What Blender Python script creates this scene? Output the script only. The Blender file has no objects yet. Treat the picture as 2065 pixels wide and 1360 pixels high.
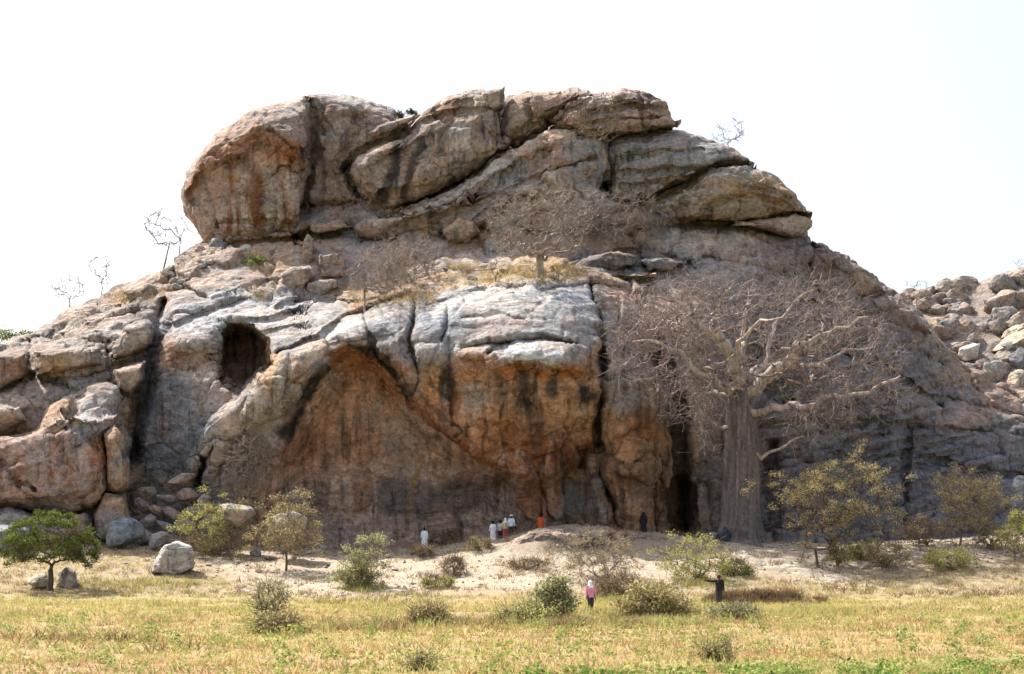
import bpy, math, random
import numpy as np
from mathutils import Vector, Matrix

# ------------------------------------------------------------------ camera, sky, sun, exposure
SC = bpy.context.scene
COL = SC.collection
W0, H0 = 2065.0, 1360.0
F, CX, VH, CAMH = 3120.0, 1032.5, 1120.0, 3.0        # focal length in photo pixels, centre column, horizon row, eye height
cam = bpy.data.cameras.new('camera'); camo = bpy.data.objects.new('camera', cam); COL.objects.link(camo)
cam.sensor_fit = 'HORIZONTAL'; cam.sensor_width = 36.0; cam.lens = F / W0 * 36.0
cam.shift_y = (VH - H0 / 2) / W0
cam.clip_start = 0.5; cam.clip_end = 9000
camo.location = (0, 0, CAMH); camo.rotation_euler = (math.radians(90), 0, 0)
SC.camera = camo

SUN_AZ, SUN_EL = math.radians(52), math.radians(53)      # sun stands to the left and a little behind the rock
S = Vector((-math.sin(SUN_AZ) * math.cos(SUN_EL), math.cos(SUN_AZ) * math.cos(SUN_EL), math.sin(SUN_EL)))
world = bpy.data.worlds.new('World'); SC.world = world; world.use_nodes = True
wn = world.node_tree.nodes; wl = world.node_tree.links
sky = wn.new('ShaderNodeTexSky'); sky.sky_type = 'NISHITA'; sky.sun_disc = False
sky.sun_elevation = SUN_EL; sky.sun_rotation = math.atan2(S.x, S.y)
sky.air_density = 1.0; sky.dust_density = 7.0; sky.ozone_density = 1.0; sky.altitude = 400
bg = wn['Background']; bg.inputs['Strength'].default_value = 0.09
hz = wn.new('ShaderNodeMix'); hz.data_type = 'RGBA'; hz.blend_type = 'ADD'; hz.inputs[0].default_value = 1.0     # thin bright haze over the whole sky
hz.inputs[7].default_value = (2.3, 2.3, 2.25, 1)
wl.new(sky.outputs[0], hz.inputs[6]); wl.new(hz.outputs[2], bg.inputs['Color'])
sl = bpy.data.lights.new('sun', 'SUN'); sl.energy = 5.0; sl.angle = math.radians(0.55); sl.color = (1.0, 0.95, 0.87)
so = bpy.data.objects.new('sun', sl); COL.objects.link(so)
so.rotation_euler = S.to_track_quat('Z', 'Y').to_euler(); so.location = (-80, 60, 120)
SC.view_settings.view_transform = 'Standard'; SC.view_settings.look = 'None'
SC.view_settings.gamma = 1.0; SC.view_settings.use_curve_mapping = False
SC.view_settings.exposure = 1.12

# ------------------------------------------------------------------ numeric helpers
RNG = np.random.default_rng(7)
PERM = np.random.default_rng(11).permutation(4096).astype(np.int32); PERM = np.concatenate([PERM, PERM])
GRAD = np.random.default_rng(12).normal(size=(4096, 3)); GRAD /= np.linalg.norm(GRAD, axis=1)[:, None]
GRX, GRY, GRZ = (np.ascontiguousarray(np.concatenate([GRAD[:, k]] * 2), np.float32) for k in range(3))
def hsh(i, j, k):
    return PERM[PERM[PERM[i & 4095] + (j & 4095)] % 4096 + (k & 4095)]
def pnoise(p):
    p = np.asarray(p); sh = p.shape[:-1]; p = p.reshape(-1, 3); n = len(p)
    if n > 40000: return np.concatenate([pnoise(p[s:s + 30000]) for s in range(0, n, 30000)]).reshape(sh)
    c = [];  fr = []; ww = []
    for k in range(3):
        x = p[:, k]; fl = np.floor(x); f = (x - fl).astype(np.float32); i = fl.astype(np.int32) & 4095
        c.append((i, (i + 1) & 4095)); fr.append((f, f - np.float32(1))); w = f * f * f * (f * (f * 6 - 15) + 10); ww.append((1 - w, w))
    out = np.zeros(n, np.float32)
    for dx in (0, 1):
        a = PERM[c[0][dx]]
        for dy in (0, 1):
            b = PERM[a + c[1][dy]]; wxy = ww[0][dx] * ww[1][dy]
            for dz in (0, 1):
                h = b + c[2][dz]
                out += (GRX[h] * fr[0][dx] + GRY[h] * fr[1][dy] + GRZ[h] * fr[2][dz]) * wxy * ww[2][dz]
    return (out * 1.5).astype(np.float64).reshape(sh)
def fbm(p, oct=4, gain=0.5, lac=2.03):
    p = np.asarray(p, dtype=np.float64); a = 1.0; s = 0; t = 0
    for o in range(oct):
        s = s + a * pnoise(p + 17.3 * o); t += a; a *= gain; p = p * lac
    return s / t * 1.3
def ridged(p, oct=4, gain=0.5):
    p = np.asarray(p, dtype=np.float64); a = 1.0; s = 0; t = 0
    for o in range(oct):
        s = s + a * (1 - np.abs(pnoise(p + 9.1 * o)) * 2); t += a; a *= gain; p = p * 2.07
    return s / t
def P3(u, v, s, z=0.0):
    return np.stack([u / s, v / s, np.full_like(u, z, dtype=np.float64)], -1)
def facets(p, scale):
    """cellular chisel facets: tilt of the nearest cell's plane, and closeness to the cell border"""
    sh = p.shape[:-1]; q = (p / scale).reshape(-1, 3)
    if len(q) > 40000:
        r = [facets(q[s:s + 30000], 1.0) for s in range(0, len(q), 30000)]; return np.concatenate([x[0] for x in r]).reshape(sh), np.concatenate([x[1] for x in r]).reshape(sh)
    i = np.floor(q).astype(np.int32); f = (q - i).astype(np.float32); n = len(q)
    d1 = np.full(n, 9.0, np.float32); d2 = np.full(n, 9.0, np.float32); tl = np.zeros(n, np.float32); j = np.float32(0.45)
    for dx in (-1, 0, 1):
        a = PERM[(i[:, 0] + dx) & 4095]; fx = f[:, 0] - np.float32(dx + 0.5)
        for dy in (-1, 0, 1):
            b = PERM[a + ((i[:, 1] + dy) & 4095)]; fy = f[:, 1] - np.float32(dy + 0.5)
            for dz in (-1, 0, 1):
                h = PERM[b + ((i[:, 2] + dz) & 4095)]; fz = f[:, 2] - np.float32(dz + 0.5)
                x = fx - j * GRX[h]; y = fy - j * GRY[h]; z = fz - j * GRZ[h]; d = x * x + y * y + z * z
                m = d < d1; d2 = np.where(m, d1, np.minimum(d2, d)); d1 = np.where(m, d, d1)
                g = PERM[h]; tl = np.where(m, x * GRX[g] + y * GRY[g] + z * GRZ[g], tl)
    return tl.astype(float).reshape(sh), (np.sqrt(d2) - np.sqrt(d1)).astype(float).reshape(sh)
def sst(a, b, x):
    t = np.clip((x - a) / (b - a), 0, 1); return t * t * (3 - 2 * t)
def ray(u, v, Y):
    u, v, Y = np.broadcast_arrays(np.asarray(u, float), np.asarray(v, float), np.asarray(Y, float))
    return np.stack([(u - CX) / F * Y, Y, CAMH + (VH - v) / F * Y], -1)
def dist_poly(U, V, pts):
    """distance to a polyline, and parameter 0..1 along it"""
    pts = np.asarray(pts, float); best = np.full(U.shape, 1e9); par = np.zeros(U.shape); n = len(pts) - 1
    for k in range(n):
        a, b = pts[k], pts[k + 1]; d = b - a; L = max((d ** 2).sum(), 1e-9)
        t = np.clip(((U - a[0]) * d[0] + (V - a[1]) * d[1]) / L, 0, 1)
        dd = np.hypot(U - a[0] - t * d[0], V - a[1] - t * d[1]); m = dd < best
        best = np.where(m, dd, best); par = np.where(m, (k + t) / n, par)
    return best, par
def sd_polygon(U, V, pts):
    """signed distance, positive inside"""
    pts = np.asarray(pts, float); d, _ = dist_poly(U, V, np.vstack([pts, pts[:1]])); ins = np.zeros(U.shape, bool); n = len(pts)
    for k in range(n):
        a, b = pts[k], pts[(k + 1) % n]
        c = (a[1] > V) != (b[1] > V)
        xs = (b[0] - a[0]) * (V - a[1]) / ((b[1] - a[1]) if abs(b[1] - a[1]) > 1e-9 else 1e-9) + a[0]
        ins ^= c & (U < xs)
    return np.where(ins, d, -d)

# ------------------------------------------------------------------ object helpers
def mesh_np(name, verts, faces, col=None, smooth=True):
    verts = np.ascontiguousarray(verts, np.float32).reshape(-1, 3); faces = np.ascontiguousarray(faces, np.int32)
    me = bpy.data.meshes.new(name); n, k = faces.shape
    me.vertices.add(len(verts)); me.vertices.foreach_set('co', verts.ravel())
    me.loops.add(n * k); me.loops.foreach_set('vertex_index', faces.ravel())
    me.polygons.add(n); me.polygons.foreach_set('loop_start', np.arange(0, n * k, k, dtype=np.int32))
    me.polygons.foreach_set('use_smooth', np.full(n, smooth))
    me.update(calc_edges=True)
    if col is not None:
        a = me.attributes.new('Col', 'FLOAT_COLOR', 'POINT')
        c = np.ones((len(verts), 4), np.float32); c[:, :3] = np.clip(col.reshape(-1, 3), 0.005, 0.95); a.data.foreach_set('color', c.ravel())
    return me
def link(name, me, mat=None, parent=None):
    o = bpy.data.objects.new(name, me); COL.objects.link(o)
    if mat is not None and me is not None and len(me.materials) == 0: me.materials.append(mat)
    if parent is not None: o.parent = parent
    return o
def tag(o, label=None, cat=None, group=None, kind=None):
    if label: o['label'] = label
    if cat: o['category'] = cat
    if group: o['group'] = group
    if kind: o['kind'] = kind
    return o
def empty(name, loc):
    o = bpy.data.objects.new(name, None); COL.objects.link(o); o.location = loc; o.empty_display_size = 0.3; return o
def grid_faces(nr, nc, wrap=False):
    r = np.arange(nr - 1)[:, None]; c = np.arange(nc if wrap else nc - 1)[None]; c2 = (c + 1) % nc
    return np.stack([r * nc + c, (r + 1) * nc + c, (r + 1) * nc + c2, r * nc + c2], -1).reshape(-1, 4)
def vnormals(v, f):
    a, b, c, d = (v[f[:, k]] for k in (0, 1, 2, 3 if f.shape[1] == 4 else 2)); n = np.cross(c - a, d - b) if f.shape[1] == 4 else np.cross(b - a, c - a)
    out = np.zeros_like(v)
    for k in range(f.shape[1]):
        for j in range(3): out[:, j] += np.bincount(f[:, k], n[:, j], minlength=len(v))
    return out / (np.linalg.norm(out, axis=1)[:, None] + 1e-12)

# ------------------------------------------------------------------ materials
def new_mat(name, rough=0.9):
    m = bpy.data.materials.new(name); m.use_nodes = True; nt = m.node_tree; b = nt.nodes['Principled BSDF']
    b.inputs['Roughness'].default_value = rough
    if 'Specular IOR Level' in b.inputs: b.inputs['Specular IOR Level'].default_value = 0.25
    return m, nt, b
def nd(nt, typ, **kw):
    n = nt.nodes.new(typ)
    for k, val in kw.items(): setattr(n, k, val)
    return n
def noise_node(nt, vec, scale, detail=6, rough=0.6):
    n = nd(nt, 'ShaderNodeTexNoise'); n.inputs['Scale'].default_value = scale; n.inputs['Detail'].default_value = detail
    n.inputs['Roughness'].default_value = rough; nt.links.new(vec, n.inputs['Vector']); return n
def mrange(nt, src, a, b, c, d):
    n = nd(nt, 'ShaderNodeMapRange'); n.inputs[1].default_value = a; n.inputs[2].default_value = b; n.inputs[3].default_value = c; n.inputs[4].default_value = d
    nt.links.new(src, n.inputs[0]); return n.outputs[0]
def mulcol(nt, c, fac):
    n = nd(nt, 'ShaderNodeMix', data_type='RGBA', blend_type='MULTIPLY'); n.inputs[0].default_value = 1.0
    nt.links.new(c, n.inputs[6]); nt.links.new(fac, n.inputs[7]); return n.outputs[2]
def rock_material(name, source, bump=1.0):
    m, nt, b = new_mat(name, 0.92)
    geo = nd(nt, 'ShaderNodeNewGeometry'); oc = geo.outputs['Position']
    if source == 'attr': cs = nd(nt, 'ShaderNodeAttribute', attribute_name='Col').outputs['Color']
    else: cs = nd(nt, 'ShaderNodeObjectInfo').outputs['Color']
    mp = nd(nt, 'ShaderNodeMapping'); nt.links.new(oc, mp.inputs[0]); mp.inputs['Rotation'].default_value = (0, math.radians(22), 0); mp.inputs['Scale'].default_value = (0.3, 0.6, 1.1)
    fol = noise_node(nt, mp.outputs[0], 0.9, 7, 0.6); fol.inputs['Distortion'].default_value = 0.9
    fine = noise_node(nt, oc, 2.6, 9, 0.7)
    big = noise_node(nt, oc, 0.45, 5, 0.6)
    sp = noise_node(nt, oc, 9.0, 4, 0.7)
    c = mulcol(nt, cs, mrange(nt, fine.outputs[0], 0.32, 0.7, 0.5, 1.42))
    c = mulcol(nt, c, mrange(nt, fol.outputs[0], 0.35, 0.68, 0.84, 1.14))
    c = mulcol(nt, c, mrange(nt, sp.outputs[0], 0.34, 0.66, 0.78, 1.18))
    va = noise_node(nt, oc, 0.75, 9, 0.72); c = mulcol(nt, c, mrange(nt, va.outputs[0], 0.55, 0.62, 1.05, 0.6))          # dark lichen and varnish patches
    ms_ = nd(nt, 'ShaderNodeMapping'); nt.links.new(oc, ms_.inputs[0]); ms_.inputs['Scale'].default_value = (1.3, 0.9, 0.10)
    vs = noise_node(nt, ms_.outputs[0], 1.0, 7, 0.65); sep = nd(nt, 'ShaderNodeSeparateXYZ'); nt.links.new(geo.outputs['Normal'], sep.inputs[0])
    stp = mrange(nt, sep.outputs[2], 0.25, 0.6, 1, 0); stv = mrange(nt, vs.outputs[0], 0.55, 0.64, 0, 0.5)                  # run-off streaks on steep faces
    sm = nd(nt, 'ShaderNodeMath', operation='MULTIPLY'); nt.links.new(stp, sm.inputs[0]); nt.links.new(stv, sm.inputs[1])
    si = nd(nt, 'ShaderNodeMath', operation='SUBTRACT'); si.inputs[0].default_value = 1.0; nt.links.new(sm.outputs[0], si.inputs[1]); c = mulcol(nt, c, si.outputs[0])
    # slight drift between pinkish and bluish minerals
    hue = nd(nt, 'ShaderNodeMix', data_type='RGBA'); nt.links.new(mrange(nt, big.outputs[0], 0.38, 0.62, 0, 1), hue.inputs[0])
    hue.inputs[6].default_value = (1.07, 0.985, 0.93, 1); hue.inputs[7].default_value = (0.94, 1.0, 1.06, 1)
    c = mulcol(nt, c, hue.outputs[2])
    nt.links.new(c, b.inputs['Base Color'])
    add = nd(nt, 'ShaderNodeMath', operation='ADD'); nt.links.new(mrange(nt, fol.outputs[0], 0.3, 0.7, 0, 0.9), add.inputs[0]); nt.links.new(fine.outputs[0], add.inputs[1])
    bp = nd(nt, 'ShaderNodeBump'); bp.inputs['Strength'].default_value = 0.9; bp.inputs['Distance'].default_value = 0.3 * bump
    nt.links.new(add.outputs[0], bp.inputs['Height']); nt.links.new(bp.outputs[0], b.inputs['Normal'])
    return m
M_ROCK = rock_material('weathered_rock', 'attr')
M_BOULDER = rock_material('boulder_rock', 'object', 0.8)
def bark_material(name, col, var=0.35):
    m, nt, b = new_mat(name, 0.9)
    geo = nd(nt, 'ShaderNodeNewGeometry'); n = noise_node(nt, geo.outputs['Position'], 3.0, 6, 0.65)
    rgb = nd(nt, 'ShaderNodeRGB'); rgb.outputs[0].default_value = (*col, 1)
    c = mulcol(nt, rgb.outputs[0], mrange(nt, n.outputs[0], 0.3, 0.7, 1 - var, 1 + var))
    c = mulcol(nt, c, mrange(nt, geo.outputs['Random Per Island'], 0, 1, 0.75, 1.25))
    mp = nd(nt, 'ShaderNodeMapping'); nt.links.new(geo.outputs['Position'], mp.inputs[0]); mp.inputs['Scale'].default_value = (2.2, 2.2, 0.22)
    n2 = noise_node(nt, mp.outputs[0], 1.2, 6, 0.65)
    c = mulcol(nt, c, mrange(nt, n2.outputs[0], 0.35, 0.65, 0.6, 1.35))
    nt.links.new(c, b.inputs['Base Color'])
    bp = nd(nt, 'ShaderNodeBump'); bp.inputs['Strength'].default_value = 0.7; bp.inputs['Distance'].default_value = 0.25
    nt.links.new(n2.outputs[0], bp.inputs['Height']); nt.links.new(bp.outputs[0], b.inputs['Normal'])
    return m
def leaf_material(name, c1, c2, transl=0.42):
    """two tones spread over single leaves, diffuse with some light through"""
    m = bpy.data.materials.new(name); m.use_nodes = True; nt = m.node_tree
    for n in list(nt.nodes):
        if n.type != 'OUTPUT_MATERIAL': nt.nodes.remove(n)
    out = [n for n in nt.nodes if n.type == 'OUTPUT_MATERIAL'][0]
    geo = nd(nt, 'ShaderNodeNewGeometry'); n = noise_node(nt, geo.outputs['Position'], 0.9, 3, 0.6)
    addn = nd(nt, 'ShaderNodeMath', operation='ADD'); nt.links.new(mrange(nt, n.outputs[0], 0.35, 0.65, -0.25, 0.25), addn.inputs[0]); nt.links.new(geo.outputs['Random Per Island'], addn.inputs[1])
    mx = nd(nt, 'ShaderNodeMix', data_type='RGBA'); nt.links.new(addn.outputs[0], mx.inputs[0]); mx.inputs[6].default_value = (*c1, 1); mx.inputs[7].default_value = (*c2, 1)
    mx.clamp_factor = True
    d = nd(nt, 'ShaderNodeBsdfDiffuse'); t = nd(nt, 'ShaderNodeBsdfTranslucent'); ms = nd(nt, 'ShaderNodeMixShader'); ms.inputs[0].default_value = transl
    nt.links.new(mx.outputs[2], d.inputs[0]); nt.links.new(mx.outputs[2], t.inputs[0])
    nt.links.new(d.outputs[0], ms.inputs[1]); nt.links.new(t.outputs[0], ms.inputs[2]); nt.links.new(ms.outputs[0], out.inputs[0])
    return m
def cloth_material(name, col, rough=0.85):
    m, nt, b = new_mat(name, rough)
    geo = nd(nt, 'ShaderNodeNewGeometry'); n = noise_node(nt, geo.outputs['Position'], 6.0, 3, 0.6)
    rgb = nd(nt, 'ShaderNodeRGB'); rgb.outputs[0].default_value = (*col, 1)
    nt.links.new(mulcol(nt, rgb.outputs[0], mrange(nt, n.outputs[0], 0.3, 0.7, 0.82, 1.15)), b.inputs['Base Color']); return m

# ------------------------------------------------------------------ rock colours (minerals and stains, with some shade and highlights painted in)
GREY = np.array((0.33, 0.32, 0.315)); TAN = np.array((0.39, 0.28, 0.20)); PINK = np.array((0.37, 0.265, 0.225))
ORANGE = np.array((0.40, 0.175, 0.06)); CREAM = np.array((0.54, 0.47, 0.39)); DARK = np.array((0.045, 0.037, 0.035))
BROWN = np.array((0.21, 0.135, 0.09)); BLUE = np.array((0.25, 0.275, 0.31)); RUST = np.array((0.28, 0.115, 0.05)); OCHRE = np.array((0.42, 0.27, 0.13))
PALE = np.array((0.53, 0.505, 0.475))
def mix(c, k, a): return c + (np.asarray(k) - c) * a[..., None]

PAINT = []
def blob(u, v, ru, rv, k, a=0.7, ang=0): PAINT.append(('b', u, v, ru, rv, k, a, ang))
def stroke(pts, w, k, a=0.8): PAINT.append(('s', pts, w, k, a))
def zone(pts, fe, k, a=0.8): PAINT.append(('z', pts, fe, k, a))
def streaks(pts, fe, k, a=0.8, su=7, sv=120, thr=0.12): PAINT.append(('v', pts, fe, k, a, su, sv, thr))

# left slope and slabs
zone([(-60, 700), (60, 690), (200, 690), (310, 700), (300, 800), (250, 800), (150, 790), (-60, 810)], 15, np.array((0.31, 0.26, 0.225)), 0.8)
zone([(-60, 700), (60, 670), (250, 570), (330, 545), (330, 640), (300, 700), (60, 700)], 12, np.array((0.33, 0.30, 0.28)), 0.6)
blob(110, 735, 50, 25, OCHRE, 0.7); blob(20, 740, 40, 20, RUST, 0.6); blob(170, 740, 40, 22, PINK, 0.6)
blob(290, 620, 30, 40, DARK, 0.5); blob(240, 600, 40, 12, OCHRE, 0.4)
zone([(300, 770), (350, 740), (440, 800), (450, 860), (410, 960), (300, 960), (262, 920), (275, 850)], 22, np.array((0.20, 0.225, 0.265)), 0.9); blob(425, 810, 50, 45, np.array((0.42, 0.36, 0.33)), 0.7); blob(330, 860, 14, 34, PINK, 0.6)  # first zone paints the bluish shade on the dome's lower face
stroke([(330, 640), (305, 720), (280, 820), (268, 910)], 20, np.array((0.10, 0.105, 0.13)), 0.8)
zone([(-60, 850), (60, 860), (205, 860), (215, 1020), (-60, 1030)], 20, np.array((0.37, 0.275, 0.24)), 0.8); streaks([(-60, 880), (215, 880), (215, 1000), (-60, 1000)], 14, RUST, 0.6, 9, 110, 0.08); streaks([(-60, 880), (215, 880), (215, 1000), (-60, 1000)], 14, CREAM, 0.4, 8, 110, 0.15); blob(190, 915, 26, 26, ORANGE, 0.5); blob(190, 815, 50, 34, np.array((0.46, 0.46, 0.46)), 0.75); blob(175, 870, 40, 22, BLUE, 0.6); blob(238, 930, 20, 50, GREY, 0.5); blob(215, 1060, 50, 40, BLUE, 0.6); blob(60, 1060, 90, 40, BLUE, 0.6); blob(400, 730, 60, 40, TAN, 0.7); blob(350, 715, 20, 40, RUST, 0.35)
blob(440, 640, 150, 65, np.array((0.37, 0.37, 0.375)), 0.8)
zone([(330, 660), (400, 600), (540, 580), (700, 610), (660, 680), (560, 720), (430, 660), (360, 700)], 20, np.array((0.37, 0.375, 0.385)), 0.7); blob(560, 640, 130, 40, PALE, 0.5); blob(600, 600, 80, 30, BLUE, 0.3)
blob(490, 730, 60, 75, BROWN, 0.9); streaks([(440, 660), (540, 660), (550, 790), (440, 790)], 8, DARK, 0.8, 7, 120, 0.0)
# rib at the left of the cave, its sunlit side painted in cream
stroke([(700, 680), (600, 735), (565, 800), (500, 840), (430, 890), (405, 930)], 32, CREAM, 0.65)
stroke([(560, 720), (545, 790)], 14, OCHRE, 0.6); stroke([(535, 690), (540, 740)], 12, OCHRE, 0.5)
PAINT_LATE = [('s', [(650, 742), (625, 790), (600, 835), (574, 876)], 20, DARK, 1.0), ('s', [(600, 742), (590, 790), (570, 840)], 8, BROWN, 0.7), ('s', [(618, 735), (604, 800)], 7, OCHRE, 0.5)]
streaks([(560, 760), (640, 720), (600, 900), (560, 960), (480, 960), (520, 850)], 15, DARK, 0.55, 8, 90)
# cave back wall
zone([(690, 690), (760, 700), (835, 800), (900, 860), (1010, 940), (1040, 1090), (520, 1100), (545, 950), (600, 850)], 14, np.array((0.80, 0.52, 0.38)), 0.9)
streaks([(640, 720), (760, 720), (850, 820), (900, 870), (980, 940), (560, 960), (600, 850)], 12, np.array((0.30, 0.20, 0.15)), 0.6, 6, 90, 0.02); streaks([(620, 740), (800, 760), (900, 870), (900, 1060), (560, 1060)], 12, np.array((0.62, 0.50, 0.42)), 0.5, 6, 140, 0.12)
blob(720, 720, 70, 40, ORANGE, 0.85); blob(790, 770, 45, 45, ORANGE, 0.7); blob(690, 800, 60, 70, OCHRE, 0.25); blob(600, 900, 50, 60, RUST, 0.5)
blob(700, 900, 120, 40, RUST, 0.35); blob(820, 900, 60, 90, GREY, 0.5); blob(750, 820, 30, 50, GREY, 0.35); blob(690, 770, 20, 40, GREY, 0.3)
zone([(560, 965), (700, 940), (880, 950), (1040, 990), (1045, 1100), (540, 1110)], 35, np.array((0.60, 0.49, 0.455)), 0.75)
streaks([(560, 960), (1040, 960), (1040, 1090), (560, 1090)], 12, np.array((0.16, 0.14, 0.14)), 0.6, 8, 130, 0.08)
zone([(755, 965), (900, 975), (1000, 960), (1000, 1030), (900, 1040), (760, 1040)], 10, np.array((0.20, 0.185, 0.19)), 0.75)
blob(730, 1000, 20, 55, np.array((0.36, 0.23, 0.15)), 0.8); stroke([(850, 920), (828, 985), (820, 1050)], 9, OCHRE, 0.75); stroke([(752, 965), (752, 1040)], 3, CREAM, 0.6)
blob(915, 955, 36, 26, np.array((0.42, 0.31, 0.24)), 0.85); blob(640, 1000, 22, 50, np.array((0.2, 0.17, 0.16)), 0.6)
# rim of the arch: dark stained joints
stroke([(705, 690), (770, 725), (800, 760), (835, 800)], 12, DARK, 0.95); stroke([(735, 640), (760, 700), (815, 770), (838, 808)], 14, DARK, 0.85)
stroke([(835, 630), (825, 690), (845, 760), (840, 800)], 10, DARK, 0.9); stroke([(680, 700), (640, 730), (560, 790)], 5, DARK, 0.5)
# grey dome above
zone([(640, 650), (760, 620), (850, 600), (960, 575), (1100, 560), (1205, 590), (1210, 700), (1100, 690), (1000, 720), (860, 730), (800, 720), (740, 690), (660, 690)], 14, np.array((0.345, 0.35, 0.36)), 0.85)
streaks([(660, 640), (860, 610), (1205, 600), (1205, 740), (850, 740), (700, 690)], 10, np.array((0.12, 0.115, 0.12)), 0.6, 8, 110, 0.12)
blob(880, 670, 50, 40, BLUE, 0.6); blob(1000, 612, 120, 26, PALE, 0.6, -0.1); blob(1150, 612, 64, 40, np.array((0.29, 0.305, 0.33)), 0.75); stroke([(880, 640), (930, 600), (1010, 585), (1100, 600)], 14, np.array((0.56, 0.53, 0.5)), 0.7); stroke([(950, 645), (1040, 630), (1090, 650)], 10, np.array((0.56, 0.53, 0.5)), 0.6); stroke([(650, 672), (720, 655), (800, 635)], 12, np.array((0.55, 0.52, 0.49)), 0.7); blob(770, 665, 40, 30, BLUE, 0.5); blob(1010, 660, 60, 22, PINK, 0.55)  # pale strokes paint highlights along the dome's ridges
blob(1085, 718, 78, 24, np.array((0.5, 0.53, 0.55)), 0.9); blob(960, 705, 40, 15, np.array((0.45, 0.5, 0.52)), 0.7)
# orange overhanging column
zone([(850, 745), (1000, 742), (1165, 738), (1205, 700), (1207, 870), (1180, 950), (1110, 1000), (1000, 950), (900, 880), (840, 800)], 12, np.array((0.50, 0.30, 0.18)), 0.85)
blob(1090, 752, 110, 14, ORANGE, 0.95); blob(900, 800, 50, 60, ORANGE, 0.7); blob(950, 730, 60, 30, ORANGE, 0.6); blob(1000, 870, 80, 50, ORANGE, 0.65); blob(870, 760, 30, 30, OCHRE, 0.5)
blob(955, 800, 32, 34, GREY, 0.7); blob(1150, 830, 60, 40, OCHRE, 0.4); blob(1060, 900, 80, 50, RUST, 0.75); blob(1130, 920, 70, 40, RUST, 0.7); blob(1190, 900, 22, 60, ORANGE, 0.5)
blob(905, 765, 18, 40, DARK, 1.0); blob(1060, 800, 26, 62, DARK, 0.85); blob(1115, 780, 15, 36, DARK, 0.9); blob(1175, 800, 24, 22, DARK, 1.0, 0.6); blob(1005, 780, 18, 30, BROWN, 0.7); blob(1080, 870, 18, 50, DARK, 0.5)
streaks([(880, 750), (1190, 750), (1190, 960), (1080, 980), (960, 920), (880, 830)], 14, DARK, 0.7, 8, 110, 0.16)
streaks([(860, 750), (1190, 760), (1190, 980), (1000, 960), (880, 860)], 14, CREAM, 0.3, 9, 140, 0.2)
stroke([(840, 810), (880, 850), (930, 890), (975, 925), (1020, 950)], 9, RUST, 0.8); stroke([(850, 790), (900, 850), (960, 900)], 5, DARK, 0.6)
zone([(1020, 930), (1130, 950), (1115, 1080), (1060, 1080)], 8, np.array((0.33, 0.155, 0.085)), 0.85)
streaks([(1020, 930), (1200, 950), (1300, 1000), (1300, 1080), (1010, 1080)], 10, DARK, 0.6, 9, 130, 0.1); streaks([(1000, 960), (1300, 960), (1300, 1080), (1000, 1080)], 10, CREAM, 0.45, 7, 140, 0.15)
zone([(280, 1080), (410, 1070), (410, 1180), (90, 1200), (90, 1130)], 10, np.array((0.52, 0.50, 0.475)), 0.9)
zone([(1000, 1050), (1330, 1045), (1330, 1100), (1000, 1140)], 8, np.array((0.34, 0.27, 0.215)), 0.85)
# right of the crack
zone([(1215, 830), (1300, 820), (1350, 860), (1345, 1070), (1225, 1070), (1212, 950)], 12, np.array((0.36, 0.20, 0.10)), 0.8)
blob(1260, 790, 40, 50, BLUE, 0.6); blob(1300, 870, 30, 30, ORANGE, 0.5); blob(1290, 960, 26, 60, BROWN, 0.7)
stroke([(1205, 600), (1214, 660), (1216, 760), (1206, 860), (1214, 960), (1238, 1015), (1246, 1062)], 9, DARK, 0.9)
stroke([(1335, 700), (1365, 800), (1372, 900), (1380, 1060)], 22, DARK, 0.7)
streaks([(1220, 700), (1420, 700), (1430, 1070), (1220, 1070)], 15, DARK, 0.6, 9, 150, 0.1)
zone([(1420, 560), (1700, 560), (1860, 680), (2100, 860), (2400, 1100), (1420, 1100)], 60, np.array((0.165, 0.16, 0.172)), 0.85)  # dark cool tone paints the shade of the right face
zone([(1800, 860), (2300, 900), (2300, 1100), (1560, 1100), (1560, 950)], 50, np.array((0.145, 0.155, 0.185)), 0.8)  # bluer painted shade on the lower part of that face
blob(1980, 830, 90, 28, PINK, 0.6, -0.25); blob(1930, 760, 60, 20, TAN, 0.4, 0.3)
# right ridge and upper right
zone([(1560, 470), (1700, 500), (1900, 660), (1760, 700), (1620, 600), (1500, 560)], 20, np.array((0.21, 0.17, 0.155)), 0.7); blob(1660, 540, 30, 40, BROWN, 0.7); blob(1730, 570, 40, 25, TAN, 0.5)
streaks([(1350, 440), (1560, 450), (1560, 530), (1350, 540)], 15, CREAM, 0.5, 8, 90, 0.0); streaks([(1350, 440), (1560, 450), (1560, 520), (1350, 530)], 12, DARK, 0.45, 7, 80, 0.15)
blob(1440, 480, 90, 35, np.array((0.42, 0.35, 0.27)), 0.6); blob(1450, 545, 120, 30, GREY, 0.6); blob(1440, 490, 16, 12, CREAM, 0.8)
# terrace, straw-coloured soil
zone([(880, 560), (1000, 545), (1090, 530), (1180, 540), (1150, 570), (1000, 580), (880, 590)], 10, np.array((0.45, 0.35, 0.2)), 0.7)
zone([(700, 600), (820, 585), (900, 590), (850, 620), (740, 625)], 8, np.array((0.42, 0.34, 0.24)), 0.6)
zone([(1140, 515), (1300, 500), (1390, 530), (1280, 560), (1150, 550)], 14, np.array((0.13, 0.135, 0.15)), 0.75)
blob(900, 540, 50, 20, BLUE, 0.5); blob(980, 520, 60, 16, PALE, 0.5)
stroke([(1222, 290), (1228, 330), (1226, 372)], 6, DARK, 0.85)
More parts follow.
